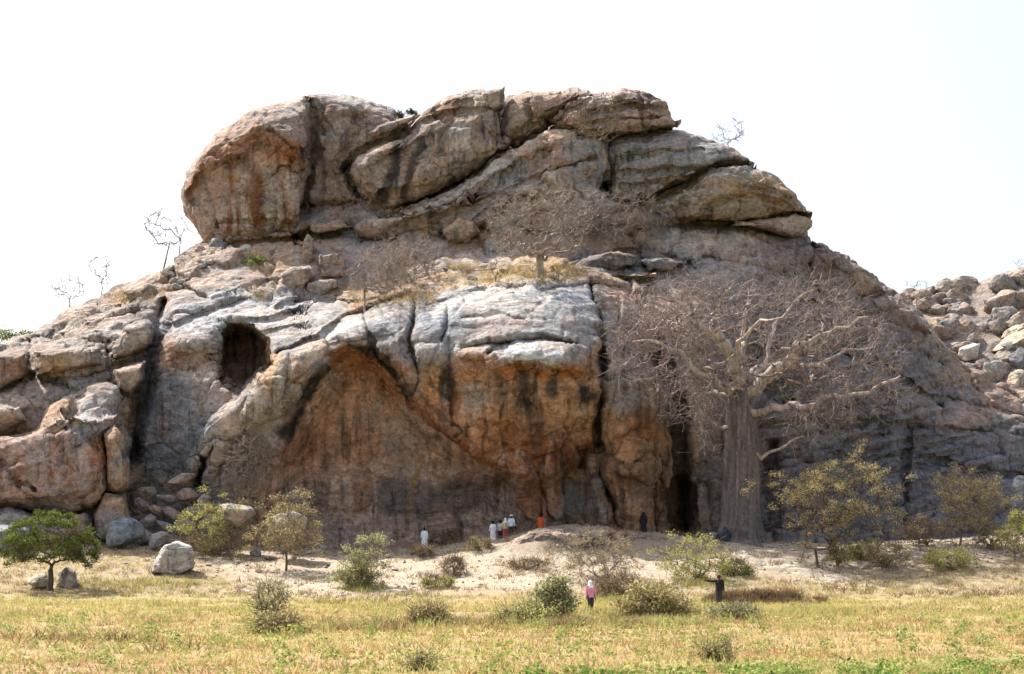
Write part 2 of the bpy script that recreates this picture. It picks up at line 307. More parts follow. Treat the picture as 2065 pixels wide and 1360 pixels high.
# upper blocks
zone([(360, 360), (450, 260), (620, 280), (620, 480), (400, 490)], 30, TAN, 0.6)
blob(520, 270, 110, 40, PINK, 0.5, 0.3); blob(470, 290, 40, 14, CREAM, 0.7, -0.4)
stroke([(375, 400), (400, 340), (460, 300), (520, 270), (560, 285), (612, 300)], 16, RUST, 0.75); blob(470, 330, 60, 24, BROWN, 0.75); blob(570, 320, 40, 20, ORANGE, 0.6); blob(400, 350, 20, 40, BROWN, 0.6); blob(380, 400, 14, 30, DARK, 0.6)
streaks([(440, 320), (620, 300), (615, 470), (420, 470)], 15, np.array((0.20, 0.09, 0.045)), 1.0, 11, 160, -0.02); streaks([(450, 320), (620, 320), (600, 470), (430, 470)], 15, CREAM, 0.7, 9, 130, 0.06)
blob(440, 400, 40, 50, PINK, 0.6); blob(590, 400, 24, 50, np.array((0.43, 0.34, 0.28)), 0.7); blob(540, 400, 14, 60, np.array((0.42, 0.4, 0.35)), 0.6)
zone([(612, 196), (790, 220), (760, 300), (690, 360), (740, 440), (612, 440)], 12, np.array((0.27, 0.21, 0.185)), 0.75)
streaks([(620, 200), (800, 220), (740, 440), (612, 440)], 14, DARK, 0.45, 10, 100, 0.1); blob(680, 270, 26, 22, GREY, 0.6); blob(690, 230, 50, 18, BROWN, 0.7)
zone([(690, 345), (800, 270), (900, 200), (1020, 180), (1190, 180), (1110, 260), (1000, 320), (900, 380), (780, 425)], 10, np.array((0.31, 0.245, 0.20)), 0.7)
blob(735, 320, 36, 24, np.array((0.45, 0.38, 0.34)), 0.8, -0.5); blob(930, 270, 24, 40, np.array((0.47, 0.45, 0.43)), 0.7); blob(900, 215, 60, 20, BROWN, 0.7, -0.3); blob(1010, 210, 26, 16, GREY, 0.7)
streaks([(720, 320), (1010, 220), (1010, 320), (780, 425), (720, 380)], 10, np.array((0.07, 0.07, 0.08)), 1.0, 10, 150, 0.04); streaks([(740, 320), (1010, 240), (980, 340), (790, 420)], 10, CREAM, 0.5, 8, 130, 0.14)
stroke([(772, 405), (785, 360), (806, 290)], 15, DARK, 0.95); stroke([(815, 395), (828, 340), (850, 290)], 12, DARK, 0.9); blob(1120, 230, 60, 24, BROWN, 0.6)
stroke([(760, 446), (900, 393), (1010, 318), (1110, 262)], 15, CREAM, 0.9); blob(1100, 330, 60, 20, PINK, 0.6, -0.6); blob(880, 450, 70, 20, OCHRE, 0.45, -0.4); blob(820, 450, 60, 18, TAN, 0.6)  # cream stroke paints the sunlit rim of the diagonal slab
zone([(1110, 200), (1290, 188), (1365, 240), (1240, 278), (1120, 260)], 10, PINK, 0.6); blob(1290, 205, 60, 14, np.array((0.14, 0.115, 0.11)), 0.75, 0.2); blob(1250, 240, 60, 16, np.array((0.4, 0.32, 0.28)), 0.6)
zone([(1130, 300), (1240, 270), (1400, 260), (1520, 325), (1400, 350), (1300, 405), (1180, 400)], 14, np.array((0.27, 0.275, 0.285)), 0.8); blob(1200, 340, 40, 40, PINK, 0.4)
zone([(1310, 405), (1430, 335), (1560, 350), (1640, 450), (1500, 445), (1345, 452)], 8, np.array((0.33, 0.255, 0.175)), 0.75)
stroke([(1330, 410), (1385, 372)], 20, np.array((0.47, 0.4, 0.31)), 0.8); blob(1370, 410, 22, 16, BROWN, 0.4); blob(1490, 385, 50, 16, OCHRE, 0.6, 0.2); blob(1560, 400, 60, 20, BROWN, 0.6, 0.4); blob(1450, 350, 60, 14, GREY, 0.6)

PAINT += PAINT_LATE
def rock_colour(Pw, U, V, seed=0.0):
    shp = U.shape; Pw = Pw.reshape(-1, 3); U = np.ascontiguousarray(U).ravel(); V = np.ascontiguousarray(V).ravel()
    n1 = fbm(Pw * np.array((0.09, 0.09, 0.13)) + 3.1 + seed, 4); n2 = fbm(Pw * 0.16 + 31.7 + seed, 3); n3 = fbm(Pw * 0.5 + 5.5, 3)
    c = np.broadcast_to(TAN, U.shape + (3,)).copy()
    c = mix(c, GREY, sst(-0.25, 0.25, n1)); c = mix(c, PINK, 0.6 * sst(0.0, 0.35, n2)); c = mix(c, BROWN, 0.45 * sst(0.15, 0.5, n3))
    c = mix(c, CREAM, 0.55 * sst(0.12, 0.45, fbm(Pw * 0.33 + 71, 3)))
    inv = (U > -500)
    wu = U + 13 * fbm(P3(U, V, 42, 1.5), 3) + 5 * fbm(P3(U, V, 11, 4.5), 2); wv = V + 13 * fbm(P3(U, V, 42, 8.5), 3) + 5 * fbm(P3(U, V, 11, 12.5), 2)
    jag = 0.75 + 0.5 * fbm(P3(U, V, 18, 2.2), 3)
    for it in PAINT:
        if it[0] == 'b':
            _, u, v, ru, rv, k, a, ang = it; r = max(ru, rv) * 1.3; bx = (u - r, u + r, v - r, v + r)
        else:
            q = np.array(it[1]); r = it[2] * 1.2; bx = (q[:, 0].min() - r, q[:, 0].max() + r, q[:, 1].min() - r, q[:, 1].max() + r)
        ix = np.nonzero((wu > bx[0]) & (wu < bx[1]) & (wv > bx[2]) & (wv < bx[3]))[0]
        if len(ix) == 0: continue
        x, y, j = wu[ix], wv[ix], jag[ix]
        if it[0] == 'b':
            ca, sa = math.cos(ang), math.sin(ang); du, dv = x - u, y - v
            d = np.hypot((du * ca + dv * sa) / ru, (-du * sa + dv * ca) / rv)
            m = a * (1 - sst(0.45, 1.25, d)) * (0.55 + 0.6 * j)
        elif it[0] == 's':
            _, pts, w, k, a = it
            d, _p = dist_poly(U[ix] * 0.45 + x * 0.55, V[ix] * 0.45 + y * 0.55, pts)
            m = a * (1 - sst(0.3, 1.1, d / w)) * (0.6 + 0.5 * j)
        else:
            pts, fe, k, a = it[1:5]; m = sst(-fe, fe, sd_polygon(x, y, pts)) * a
            if it[0] == 'v':
                su, sv, thr = it[5:]; uu, vv = U[ix], V[ix]
                n = fbm(np.stack([(uu + 5 * pnoise(P3(uu, vv, 60, 3.3))) / su / 2.2, vv / sv, np.full_like(uu, float(su) + sum(k) * 9)], -1), 3)
                m = m * sst(thr, thr + 0.28, n)
            else: m = m * (0.7 + 0.4 * j)
        c[ix] = mix(c[ix], k, np.clip(m, 0, 1))
    return (0.89 * c * np.array((1.02, 1.0, 0.985)) * (1 + 0.30 * n3)[..., None]).reshape(shp + (3,))

# ------------------------------------------------------------------ the rock hill
CTRL = [  # column, row, distance
 (-350, 1130, 130), (-350, 800, 138), (-200, 740, 145), (0, 1060, 129), (0, 900, 129.5), (0, 780, 130), (0, 712, 137), (60, 690, 141), (150, 760, 130.5), (150, 700, 134), (150, 640, 142), (250, 575, 148), (80, 662, 147),
 (230, 700, 134), (230, 780, 131), (200, 1000, 131), (290, 1000, 131.5), (340, 960, 130.5), (340, 850, 130), (350, 720, 131), (340, 640, 135), (420, 590, 138.5), (430, 650, 134.5), (400, 780, 129.5), (330, 545, 145), (400, 500, 147), (480, 520, 143), (450, 1000, 129), (430, 920, 128.5), (500, 850, 127.8), (560, 760, 128), (560, 690, 129.5), (560, 640, 133), (560, 590, 138), (600, 510, 144), (560, 950, 129), (560, 1080, 131),
 (650, 690, 129), (650, 640, 132.5), (650, 610, 137), (700, 560, 141.5), (700, 480, 146), (720, 700, 128.5), (720, 800, 128.5), (720, 900, 129), (720, 1000, 130), (720, 1100, 131), (800, 640, 130.5), (800, 600, 135.5), (850, 560, 140), (860, 500, 145), (840, 720, 127.5), (840, 800, 128), (840, 900, 129), (840, 1080, 131),
 (930, 640, 128.5), (930, 590, 133), (950, 550, 139), (1000, 500, 144.5), (1000, 420, 150), (950, 720, 126.3), (950, 800, 126.6), (950, 900, 128), (950, 1080, 131), (1050, 720, 125.3), (1050, 660, 126.8), (1050, 610, 129.5), (1050, 575, 133.5), (1070, 545, 138.5), (1100, 500, 145), (1050, 800, 125.8), (1050, 900, 127.4), (1050, 1000, 129.2), (1050, 1080, 130.2),
 (1160, 720, 126), (1160, 640, 128.6), (1160, 590, 132.5), (1180, 545, 139), (1160, 830, 126.4), (1160, 950, 129.5), (1160, 1080, 130.5), (1250, 600, 134), (1260, 560, 139), (1280, 520, 144), (1250, 680, 130.5), (1280, 780, 128.6), (1280, 900, 129), (1280, 1080, 130.5), (1360, 650, 133.5), (1360, 560, 140.5), (1400, 800, 131), (1400, 950, 131), (1400, 1090, 131.5),
 (1500, 600, 140), (1500, 540, 144), (1500, 700, 136.5), (1500, 850, 133.5), (1500, 1000, 132), (1500, 1100, 131.5), (1400, 480, 146), (1550, 480, 147.5), (1640, 495, 151), (1650, 560, 145), (1700, 520, 152), (1700, 640, 141.5), (1700, 760, 138), (1700, 900, 135), (1700, 1080, 133), (1830, 610, 154), (1830, 700, 144), (1850, 800, 140.5), (1850, 950, 137), (1850, 1080, 135), (2000, 780, 152), (2000, 850, 144), (2000, 950, 140), (2000, 1080, 137), (2200, 900, 153), (2200, 1000, 145), (2200, 1120, 140), (2450, 1020, 154), (2450, 1130, 148),
 (700, 300, 158), (850, 260, 160), (1000, 300, 157), (1000, 220, 161), (1200, 300, 157), (1200, 210, 161), (1200, 420, 150), (1350, 300, 158), (1350, 400, 151), (1500, 345, 158), (1500, 420, 151), (1600, 440, 154), (600, 440, 150)]
CT = np.array(CTRL, float)
def rbf_setup(x, y, val, lam=0.002):
    d = np.hypot(x[:, None] - x[None], y[:, None] - y[None]); K = np.where(d > 0, d * d * np.log(d + 1e-9), 0) + lam * np.eye(len(x))
    A = np.zeros((len(x) + 3,) * 2); A[:len(x), :len(x)] = K; Q = np.stack([np.ones_like(x), x, y], 1); A[:len(x), len(x):] = Q; A[len(x):, :len(x)] = Q.T
    return np.linalg.solve(A, np.concatenate([val, np.zeros(3)]))
RW = rbf_setup(CT[:, 0] / 100, CT[:, 1] / 100, CT[:, 2], 0.03)
def rbf(U, V):
    x, y = U / 100, V / 100; out = RW[-3] + RW[-2] * x + RW[-1] * y
    for k in range(len(CT)):
        d2 = (x - CT[k, 0] / 100) ** 2 + (y - CT[k, 1] / 100) ** 2 + 1e-12; out += RW[k] * 0.5 * d2 * np.log(d2)
    return out
TOPS = np.array([(-420, 800), (-350, 790), (-200, 750), (-100, 722), (0, 702), (60, 674), (100, 648), (140, 624), (200, 594), (250, 572), (330, 541), (385, 500), (440, 476), (590, 440), (630, 300), (650, 260), (760, 252), (850, 245), (900, 225), (1000, 210), (1190, 205), (1300, 215), (1400, 280), (1500, 335), (1560, 380), (1610, 440), (1640, 487), (1700, 512), (1760, 556), (1830, 606), (1880, 662), (1940, 722), (2000, 775), (2065, 790), (2200, 880), (2400, 990), (2520, 1040)], float)

def cliff_features(U, V):
    """depth added to the smooth hill (metres, positive goes into the rock)"""
    wu = U + 9 * fbm(P3(U, V, 45, 1.1), 4) + 3 * fbm(P3(U, V, 10, 6.1), 3); wv = V + 9 * fbm(P3(U, V, 45, 7.1), 4) + 3 * fbm(P3(U, V, 10, 3.7), 3)
    D = np.zeros_like(U)
    # the great arch
    s = sd_polygon(wu, wv, [(668, 716), (700, 692), (748, 690), (796, 724), (846, 802), (900, 860), (985, 925), (1040, 960), (1050, 1160), (500, 1160), (540, 960), (590, 855), (640, 755)])
    D += 5.2 * sst(0, 70, s) ** 0.75 + 1.0 * sst(0, 10, s)
    # undercut below the front lip and the recess behind the column's foot
    s = sd_polygon(wu, wv, [(860, 742), (1000, 748), (1160, 742), (1206, 705), (1210, 870), (1190, 960), (1000, 960), (900, 870)])
    D += 1.0 * sst(0, 26, s)
    s = sd_polygon(wu, wv, [(985, 925), (1062, 948), (1120, 940), (1200, 862), (1212, 900), (1225, 1160), (985, 1160)])
    D += 3.2 * sst(0, 45, s); D += 1.2 * sst(0, 40, sd_polygon(wu, wv, [(1215, 940), (1345, 940), (1350, 1160), (1225, 1160)]))
    s = 1 - np.hypot((wu - 1045) / 175, (wv - 812) / 150); D -= 2.0 * np.sqrt(np.clip(s, 0, 1))
    # round cave
    s = sd_polygon(wu, wv, [(426, 704), (434, 668), (470, 645), (512, 652), (546, 682), (556, 742), (530, 788), (482, 808), (446, 784), (424, 750)]); D += 8.0 * sst(0, 20, s)
    s = 1 - np.hypot((wu - 395) / 60, (wv - 730) / 40); D += 1.3 * sst(0.0, 0.6, s)
    # crack caves at the right
    s = sd_polygon(wu, wv, [(1345, 965), (1395, 950), (1408, 1010), (1408, 1090), (1338, 1090)]); D += 5 * sst(0, 18, s)
    s = sd_polygon(wu, wv, [(395, 915), (418, 920), (412, 985), (392, 985)]); D += 3 * sst(0, 12, s)
    hu, hv = U * 0.5 + wu * 0.5, V * 0.5 + wv * 0.5
    def near(pts, w):
        q = np.array(pts); return np.nonzero((hu > q[:, 0].min() - w) & (hu < q[:, 0].max() + w) & (hv > q[:, 1].min() - w) & (hv < q[:, 1].max() + w))
    def crack(pts, w, dep, taper=True):
        ix = near(pts, w * 1.6); d, p = dist_poly(hu[ix], hv[ix], pts); ww = w * (0.5 + 1.0 * np.clip(np.sin(np.pi * np.clip(p * 0.9 + 0.08, 0, 1)), 0, 1)) if taper else w
        D[ix] += dep * (1 - sst(0.15, 1.0, d / ww))
    crack([(1190, 575), (1212, 650), (1216, 760), (1205, 860), (1213, 960), (1238, 1018), (1246, 1080)], 11, 2.6)
    crack([(1328, 690), (1360, 800), (1368, 900), (1378, 1000), (1380, 1090)], 24, 3.0)
    crack([(332, 615), (312, 690), (296, 760), (272, 850), (268, 925)], 26, 3.6)
    crack([(60, 690), (62, 765)], 8, 1.6); crack([(-60, 830), (0, 790), (60, 762), (130, 772), (210, 752), (300, 715)], 11, 1.6); crack([(215, 700), (225, 780)], 8, 1.2)
    crack([(838, 615), (824, 690), (845, 760), (836, 805)], 10, 1.6); crack([(905, 620), (893, 690)], 6, 1.0); crack([(735, 640), (752, 700), (812, 770), (838, 806)], 10, 1.4)
    crack([(440, 655), (560, 640), (640, 610)], 6, 0.9); crack([(560, 712), (640, 682), (690, 650), (760, 620), (830, 595)], 9, 1.3); crack([(930, 705), (985, 695), (1030, 690)], 8, 1.3)
    crack([(1080, 590), (1190, 575)], 6, 0.7); crack([(1195, 575), (1260, 590), (1300, 605)], 8, 1.0)
    crack([(390, 985), (430, 900)], 8, 1.2); crack([(1640, 500), (1625, 560), (1660, 600)], 16, 1.6); crack([(1800, 600), (1780, 640), (1840, 660)], 14, 1.4)
    crack([(1480, 870), (1620, 850), (1830, 860), (2065, 880)], 10, 0.8); crack([(1960, 870), (2030, 862), (2110, 850)], 10, 1.2); crack([(1830, 860), (1820, 960), (1825, 1060)], 12, 1.2)
    crack([(1560, 900), (1545, 1000), (1560, 1090)], 26, 2.2)
    crack([(1330, 462), (1400, 450), (1500, 450), (1600, 470)], 13, 2.6); crack([(400, 492), (480, 492), (560, 488), (606, 480)], 12, 2.0)
    crack([(600, 482), (650, 470), (720, 468), (800, 482)], 18, 3.0); crack([(1130, 552), (1200, 528), (1260, 520), (1330, 542), (1390, 528)], 11, 1.3); crack([(1240, 505), (1300, 512), (1360, 520)], 9, 0.9)
    crack([(900, 560), (1000, 548), (1060, 562)], 7, 0.7); crack([(860, 620), (960, 590), (1060, 582)], 7, 0.6); crack([(560, 620), (620, 600), (700, 612)], 8, 0.8); crack([(330, 660), (420, 632), (500, 600)], 8, 0.8); crack([(460, 600), (540, 572), (600, 570)], 8, 0.8)
    crack([(930, 648), (1000, 634), (1060, 650)], 7, 0.4); crack([(960, 610), (1040, 598)], 6, 0.3)
    crack([(110, 680), (180, 668), (250, 640), (310, 625)], 9, 1.0); crack([(160, 640), (240, 612), (310, 590)], 8, 0.8); crack([(40, 700), (120, 690), (220, 690)], 8, 1.0); crack([(230, 720), (310, 700)], 9, 1.0)
    crack([(1420, 520), (1500, 540), (1600, 560)], 8, 0.7); crack([(1560, 600), (1680, 620), (1800, 680), (1900, 740)], 10, 0.9); crack([(1640, 700), (1780, 740), (1900, 820)], 10, 0.8); crack([(1880, 800), (1960, 820), (2065, 840)], 10, 0.9); crack([(1860, 920), (1960, 950), (2065, 960)], 10, 0.8)
    def ridge(pts, w, dep):
        ix = near(pts, w); d, p = dist_poly(hu[ix], hv[ix], pts); D[ix] -= dep * np.sqrt(np.clip(1 - (d / w) ** 2, 0, 1)) * np.clip(np.sin(np.pi * (0.1 + 0.8 * p)) * 1.4, 0, 1)
    ridge([(690, 690), (600, 728), (556, 800), (490, 838), (425, 895), (405, 940)], 38, 1.5)
    ridge([(560, 700), (548, 780), (520, 830)], 24, 0.9)
    ridge([(1005, 724), (1085, 714), (1165, 724)], 27, 1.9); crack([(985, 712), (1030, 692), (1100, 684), (1165, 696)], 9, 1.5); ridge([(930, 712), (985, 712)], 14, 0.7)
    ridge([(660, 668), (720, 662), (790, 650)], 24, 0.7); ridge([(868, 640), (870, 700), (868, 740)], 34, 1.0); ridge([(1040, 940), (1066, 1010), (1080, 1100)], 32, 3.2); ridge([(1112, 940), (1118, 1100)], 22, 2.6); ridge([(1270, 930), (1275, 1100)], 46, 2.6)
    ridge([(912, 956)], 30, 0.9) if False else None
    s = 1 - np.hypot((wu - 915) / 40, (wv - 958) / 28); D -= 1.2 * np.sqrt(np.clip(s, 0, 1))
    ridge([(420, 660), (520, 650), (620, 632)], 20, 0.7); ridge([(380, 700), (430, 672)], 14, 0.5); ridge([(1290, 800), (1270, 900), (1280, 1000)], 50, 1.2)
    ridge([(20, 725), (30, 745)], 30, 0.8); ridge([(80, 735), (205, 730)], 30, 0.9)
    # foliation ledges on the sloping flanks: thin tilted sheets
    sl = (V + 0.42 * (U - 1000)) ; st = fbm(np.stack([(U - 0.42 * V) / 230, sl / 15, np.zeros_like(U)], -1), 3)
    m = np.clip(sst(400, 250, U) * sst(800, 690, V) + 0.7 * sst(1150, 1000, U) * sst(620, 580, V) * sst(780, 900, U) , 0, 1)
    D += 0.8 * st * m
    sr = (V - 0.33 * (U - 1700)); st = fbm(np.stack([(U + 0.33 * V) / 260, (V + 0.22 * (U - 1700)) / 17, np.full_like(U, 4.0)], -1), 3)
    D += 0.75 * st * sst(1420, 1560, U) * sst(1090, 950, V)
    return D

def rock_relief(P, N, amp=1.0, seed=0.0, tilt=0.38, fs=5.5, fa=0.42):
    """medium relief along the normal: lumps, tilted foliation, chisel facets, joints"""
    Q = P + seed * 13.7
    fo = np.stack([Q[..., 0] * 0.14 + Q[..., 2] * 0.05, Q[..., 1] * 0.3, (Q[..., 2] - tilt * Q[..., 0]) * 0.75], -1)
    rough = 0.25 + 0.9 * sst(-0.15, 0.3, fbm(Q * 0.11 + 40, 2))
    d = 0.75 * fbm(Q * 0.15, 4, 0.5) + 0.34 * ridged(Q * np.array((0.2, 0.2, 0.28)) + 7, 3) + 0.36 * fbm(fo, 4, 0.5) * rough
    t1, e1 = facets(Q + 0.7 * np.stack([fbm(Q * 0.4, 2), fbm(Q * 0.4 + 9, 2), fbm(Q * 0.4 + 21, 2)], -1), fs); t2, e2 = facets(Q * np.array((1, 1, 1.25)), 1.25)
    d += fa * t1 - 0.30 * np.exp(-e1 / 0.04) + (0.16 * t2 - 0.05 * np.exp(-e2 / 0.07)) * rough + 0.09 * fbm(Q * 1.7, 2) * rough
    return d * amp

us = np.concatenate([np.linspace(-420, -30, 60, endpoint=False), np.linspace(-30, 2095, 880, endpoint=False), np.linspace(2095, 2520, 60)])
NV = 362; t = np.linspace(0, 1, NV)
vt = np.interp(us, TOPS[:, 0], TOPS[:, 1]) + 5 * fbm(np.stack([us / 22, us * 0, us * 0 + 2], -1), 4)
vb = 1150.0
UU = np.broadcast_to(us, (NV, len(us))).copy(); VV = vt[None] + (vb - vt[None]) * t[:, None]
DD = rbf(UU, VV); base = DD.copy()
DD = DD + cliff_features(UU, VV) * sst(-40, 20, -(vt[None] - VV) - 10)
PP = ray(UU, VV, DD)
gu = np.gradient(PP, axis=1); gv = np.gradient(PP, axis=0); NN = np.cross(gu, -gv); NN /= np.linalg.norm(NN, axis=-1)[..., None] + 1e-9
NN = np.where((NN[..., 1:2] > 0), -NN, NN) if False else NN
cave = sst(0, 40, sd_polygon(UU, VV, [(690, 698), (780, 722), (900, 860), (1040, 960), (1050, 1160), (500, 1160), (540, 960), (640, 755)]))
amp = (1.0 - 0.68 * cave) * (1 - 0.45 * sst(250, 330, UU) * sst(460, 400, UU) * sst(700, 800, VV))
amp = amp * (1 - 0.45 * sst(-10, 25, sd_polygon(UU, VV, [(330, 640), (420, 590), (640, 610), (860, 590), (1060, 565), (1200, 590), (1205, 740), (860, 740), (700, 700), (560, 740), (430, 660)])))
PP = PP + NN * (rock_relief(PP, NN) * amp)[..., None]
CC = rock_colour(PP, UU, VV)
# far side of the hill, falling away behind the crest
K = 26; bt = np.linspace(0, 1, K + 1)[1:]
top = PP[0]; back = top[None] + np.stack([0 * top[None, :, 0] * bt[:, None], 46 * bt[:, None] ** 0.8 + 0 * top[None, :, 1], -(top[None, :, 2] + 4) * bt[:, None] ** 1.8], -1)
back = back + (fbm(back * 0.15, 4) * np.minimum(1, bt * 3)[:, None])[..., None] * 1.6
PP = np.concatenate([back[::-1], PP]); CC = np.concatenate([rock_colour(back, np.broadcast_to(us, back.shape[:2]) * 0 - 900, np.zeros(back.shape[:2]) - 900)[::-1], CC])
nr = PP.shape[0]
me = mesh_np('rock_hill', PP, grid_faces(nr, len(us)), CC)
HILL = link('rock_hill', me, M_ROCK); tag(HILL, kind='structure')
def hill_Y(u, v):
    """distance of the finished hill surface at a column and row"""
    i = np.clip(np.searchsorted(us, u), 1, len(us) - 1); tt = (v - vt[i]) / (vb - vt[i]); r = int(np.clip(tt, 0, 1) * (NV - 1))
    return PP[K + r, i, 1]

# ------------------------------------------------------------------ large blocks of the crown, each a closed solid
def feat_depth(U, V, feats):
    """ledges, undercuts and joints of a block, metres into the rock"""
    wu = U + 7 * fbm(P3(U, V, 40, 1.1), 3) + 2.5 * fbm(P3(U, V, 9, 6.1), 2); wv = V + 7 * fbm(P3(U, V, 40, 7.1), 3) + 2.5 * fbm(P3(U, V, 9, 3.7), 2); D = np.zeros_like(U)
    for k, pts, a, b in feats:
        if k == 'in': D += a * sst(0, b, sd_polygon(wu, wv, pts))
        else:
            d, p = dist_poly(wu, wv, pts); D += (a * (1 - sst(0.15, 1.0, d / b)) if k == 'crack' else -a * np.sqrt(np.clip(1 - (d / b) ** 2, 0, 1)))
    return D
JOINTS = [('crack', [(690, 448), (780, 433), (850, 408), (920, 379), (970, 345), (1030, 294), (1085, 271)], 1.8, 11), ('crack', [(1300, 414), (1380, 373), (1430, 337), (1505, 327), (1530, 335)], 2.2, 10), ('crack', [(626, 200), (634, 300), (620, 380), (608, 475)], 1.5, 10), ('crack', [(612, 420), (606, 480)], 3.0, 14), ('crack', [(845, 232), (790, 279), (720, 308), (693, 350), (706, 376), (740, 405), (790, 432)], 1.4, 10), ('crack', [(1104, 246), (1112, 262), (1190, 275), (1240, 280), (1310, 263), (1370, 252)], 1.5, 9), ('crack', [(1226, 280), (1232, 330), (1228, 385)], 1.6, 7), ('crack', [(1345, 456), (1400, 447), (1500, 447), (1560, 440), (1635, 432)], 1.8, 9), ('crack', [(1010, 200), (1016, 250), (1010, 290)], 1.0, 7)]
def block(name, pts, Yc, Tf, Tb, label, ex=0.62, centre=None, ty=0.0, tx=0.0, seed=0.0, amp=0.8, n=190, mf=58, mb=22, cat='boulder', group=None, tilt=0.38, feats=(), fs=3.4, fa=0.5):
    pts = np.array(pts, float); q = np.vstack([pts, pts[:1]]); L = np.concatenate([[0], np.cumsum(np.hypot(*np.diff(q, axis=0).T))])
    s = np.linspace(0, L[-1], n, endpoint=False); o = np.stack([np.interp(s, L, q[:, 0]), np.interp(s, L, q[:, 1])], 1)
    for _ in range(5): o = 0.25 * np.roll(o, 1, 0) + 0.5 * o + 0.25 * np.roll(o, -1, 0)
    o = o + 3.2 * np.stack([fbm(np.stack([o[:, 0] / 13, o[:, 1] / 13, 0 * o[:, 0] + 3], -1), 3), fbm(np.stack([o[:, 0] / 13, o[:, 1] / 13, 0 * o[:, 0] + 9], -1), 3)], 1) * min(1.0, (pts[:, 0].max() - pts[:, 0].min()) / 150)
    c = pts.mean(0) if centre is None else np.array(centre, float)
    ph = np.concatenate([-np.linspace(math.pi / 2, 0, mb, endpoint=False), np.linspace(0, math.pi / 2, mf)])
    cs = np.clip(np.cos(ph), 0, 1) ** ex; sn = np.sign(ph) * np.abs(np.sin(ph)) ** ex; cs[0] = 0.004; cs[-1] = 0.004
    U = c[0] + (o[None, :, 0] - c[0]) * cs[:, None]; V = c[1] + (o[None, :, 1] - c[1]) * cs[:, None]
    Y = Yc - np.where(sn > 0, Tf, Tb)[:, None] * sn[:, None] + ty * (V - c[1]) / 100 + tx * (U - c[0]) / 100
    if n >= 190: feats = list(feats) + JOINTS
    Y = Y + feat_depth(U, V, feats) * (sn > 0.05)[:, None] if feats else Y
    P = ray(U, V, Y); f = grid_faces(len(ph), n, True); v = P.reshape(-1, 3); N = vnormals(v, f)
    if (N[:, 1] * (v[:, 1] - Yc)).mean() < 0: N = -N; f = f[:, ::-1]
    d = rock_relief(v, N, amp, seed, tilt, fs, fa); v = v + N * (d - 0.25)[:, None]
    col = rock_colour(v, U.ravel(), V.ravel(), seed)
    org = ray(c[0], pts[:, 1].max(), Yc)
    ob = link(name, mesh_np(name, v - org, f, col), M_ROCK); ob.location = org
    tag(ob, label, cat, group); return ob

block('boulder', [(362, 388), (366, 350), (400, 308), (440, 262), (500, 228), (560, 211), (610, 199), (626, 206), (632, 290), (622, 360), (617, 420), (606, 474), (540, 484), (470, 487), (408, 488), (388, 455), (366, 420)], 151, 5.5, 7, 'huge rounded tan boulder overhanging like a head at upper left', 0.55, (500, 375), ty=-0.8, tx=-0.6, feats=[('in', [(385, 520), (352, 400), (396, 350), (450, 318), (520, 284), (560, 290), (612, 314), (640, 330), (640, 520)], 1.1, 14), ('crack', [(545, 262), (585, 295), (622, 312)], 0.6, 7), ('crack', [(440, 452), (520, 446), (570, 452)], 0.5, 7), ('in', [(440, 320), (505, 305), (500, 345), (450, 350)], 0.6, 12), ('crack', [(560, 340), (612, 332)], 0.35, 5), ('rib', [(470, 270), (540, 250), (600, 290)], 0.5, 22), ('in', [(545, 455), (610, 440), (610, 500), (540, 500)], 1.2, 16)], seed=1, amp=0.75)
block('boulder', [(596, 196), (640, 194), (700, 198), (760, 208), (796, 222), (830, 250), (780, 320), (700, 340), (690, 385), (735, 425), (735, 455), (660, 452), (608, 440), (606, 320)], 153, 4.0, 6, 'dark brown upright block wedged behind the head-shaped boulder', 0.5, (670, 320), feats=[('crack', [(640, 200), (636, 300), (650, 380)], 0.6, 8), ('in', [(600, 400), (760, 400), (760, 470), (600, 470)], 1.2, 25), ('crack', [(720, 230), (700, 300)], 0.5, 8)], seed=2, amp=0.7)
block('rock_slab', [(606, 192), (632, 191), (638, 200), (612, 204)], 151, 1.0, 1.0, 'small flat cap stone on top of the head-shaped boulder', 0.5, seed=2.5, amp=0.12, n=50, mf=14, mb=8, cat='rock slab')
block('boulder', [(692, 350), (720, 308), (790, 276), (850, 226), (880, 204), (920, 190), (975, 180), (1008, 190), (1012, 250), (1030, 292), (970, 345), (900, 376), (840, 404), (785, 428), (735, 402), (705, 372)], 151.5, 4.6, 6, 'big tilted streaked slab rising to the right across the summit', 0.55, (870, 310), ty=-1.2, tx=0.2, feats=[('in', [(730, 420), (760, 385), (860, 362), (930, 340), (1000, 296), (1060, 320), (800, 460)], 1.0, 18), ('crack', [(830, 255), (900, 228), (990, 220)], 0.7, 9), ('rib', [(730, 330), (780, 300), (860, 262)], 0.5, 14), ('in', [(890, 200), (960, 195), (965, 240), (900, 235)], 0.6, 12), ('crack', [(1000, 190), (1000, 290)], 0.5, 8)], seed=3, amp=0.8)
block('rock_slab', [(738, 268), (760, 252), (800, 238), (838, 226), (842, 240), (800, 262), (748, 284)], 149.5, 1.4, 2, 'thin tilted plate lying along the top edge of the streaked slab', 0.6, seed=3.4, amp=0.3, n=90, mf=20, mb=10, cat='rock slab')
block('boulder', [(968, 184), (1000, 175), (1022, 170), (1020, 215), (990, 228), (960, 215)], 151, 2, 3, 'small pointed block at the highest notch of the skyline', 0.5, seed=4, amp=0.3, n=90, mf=24, mb=10)
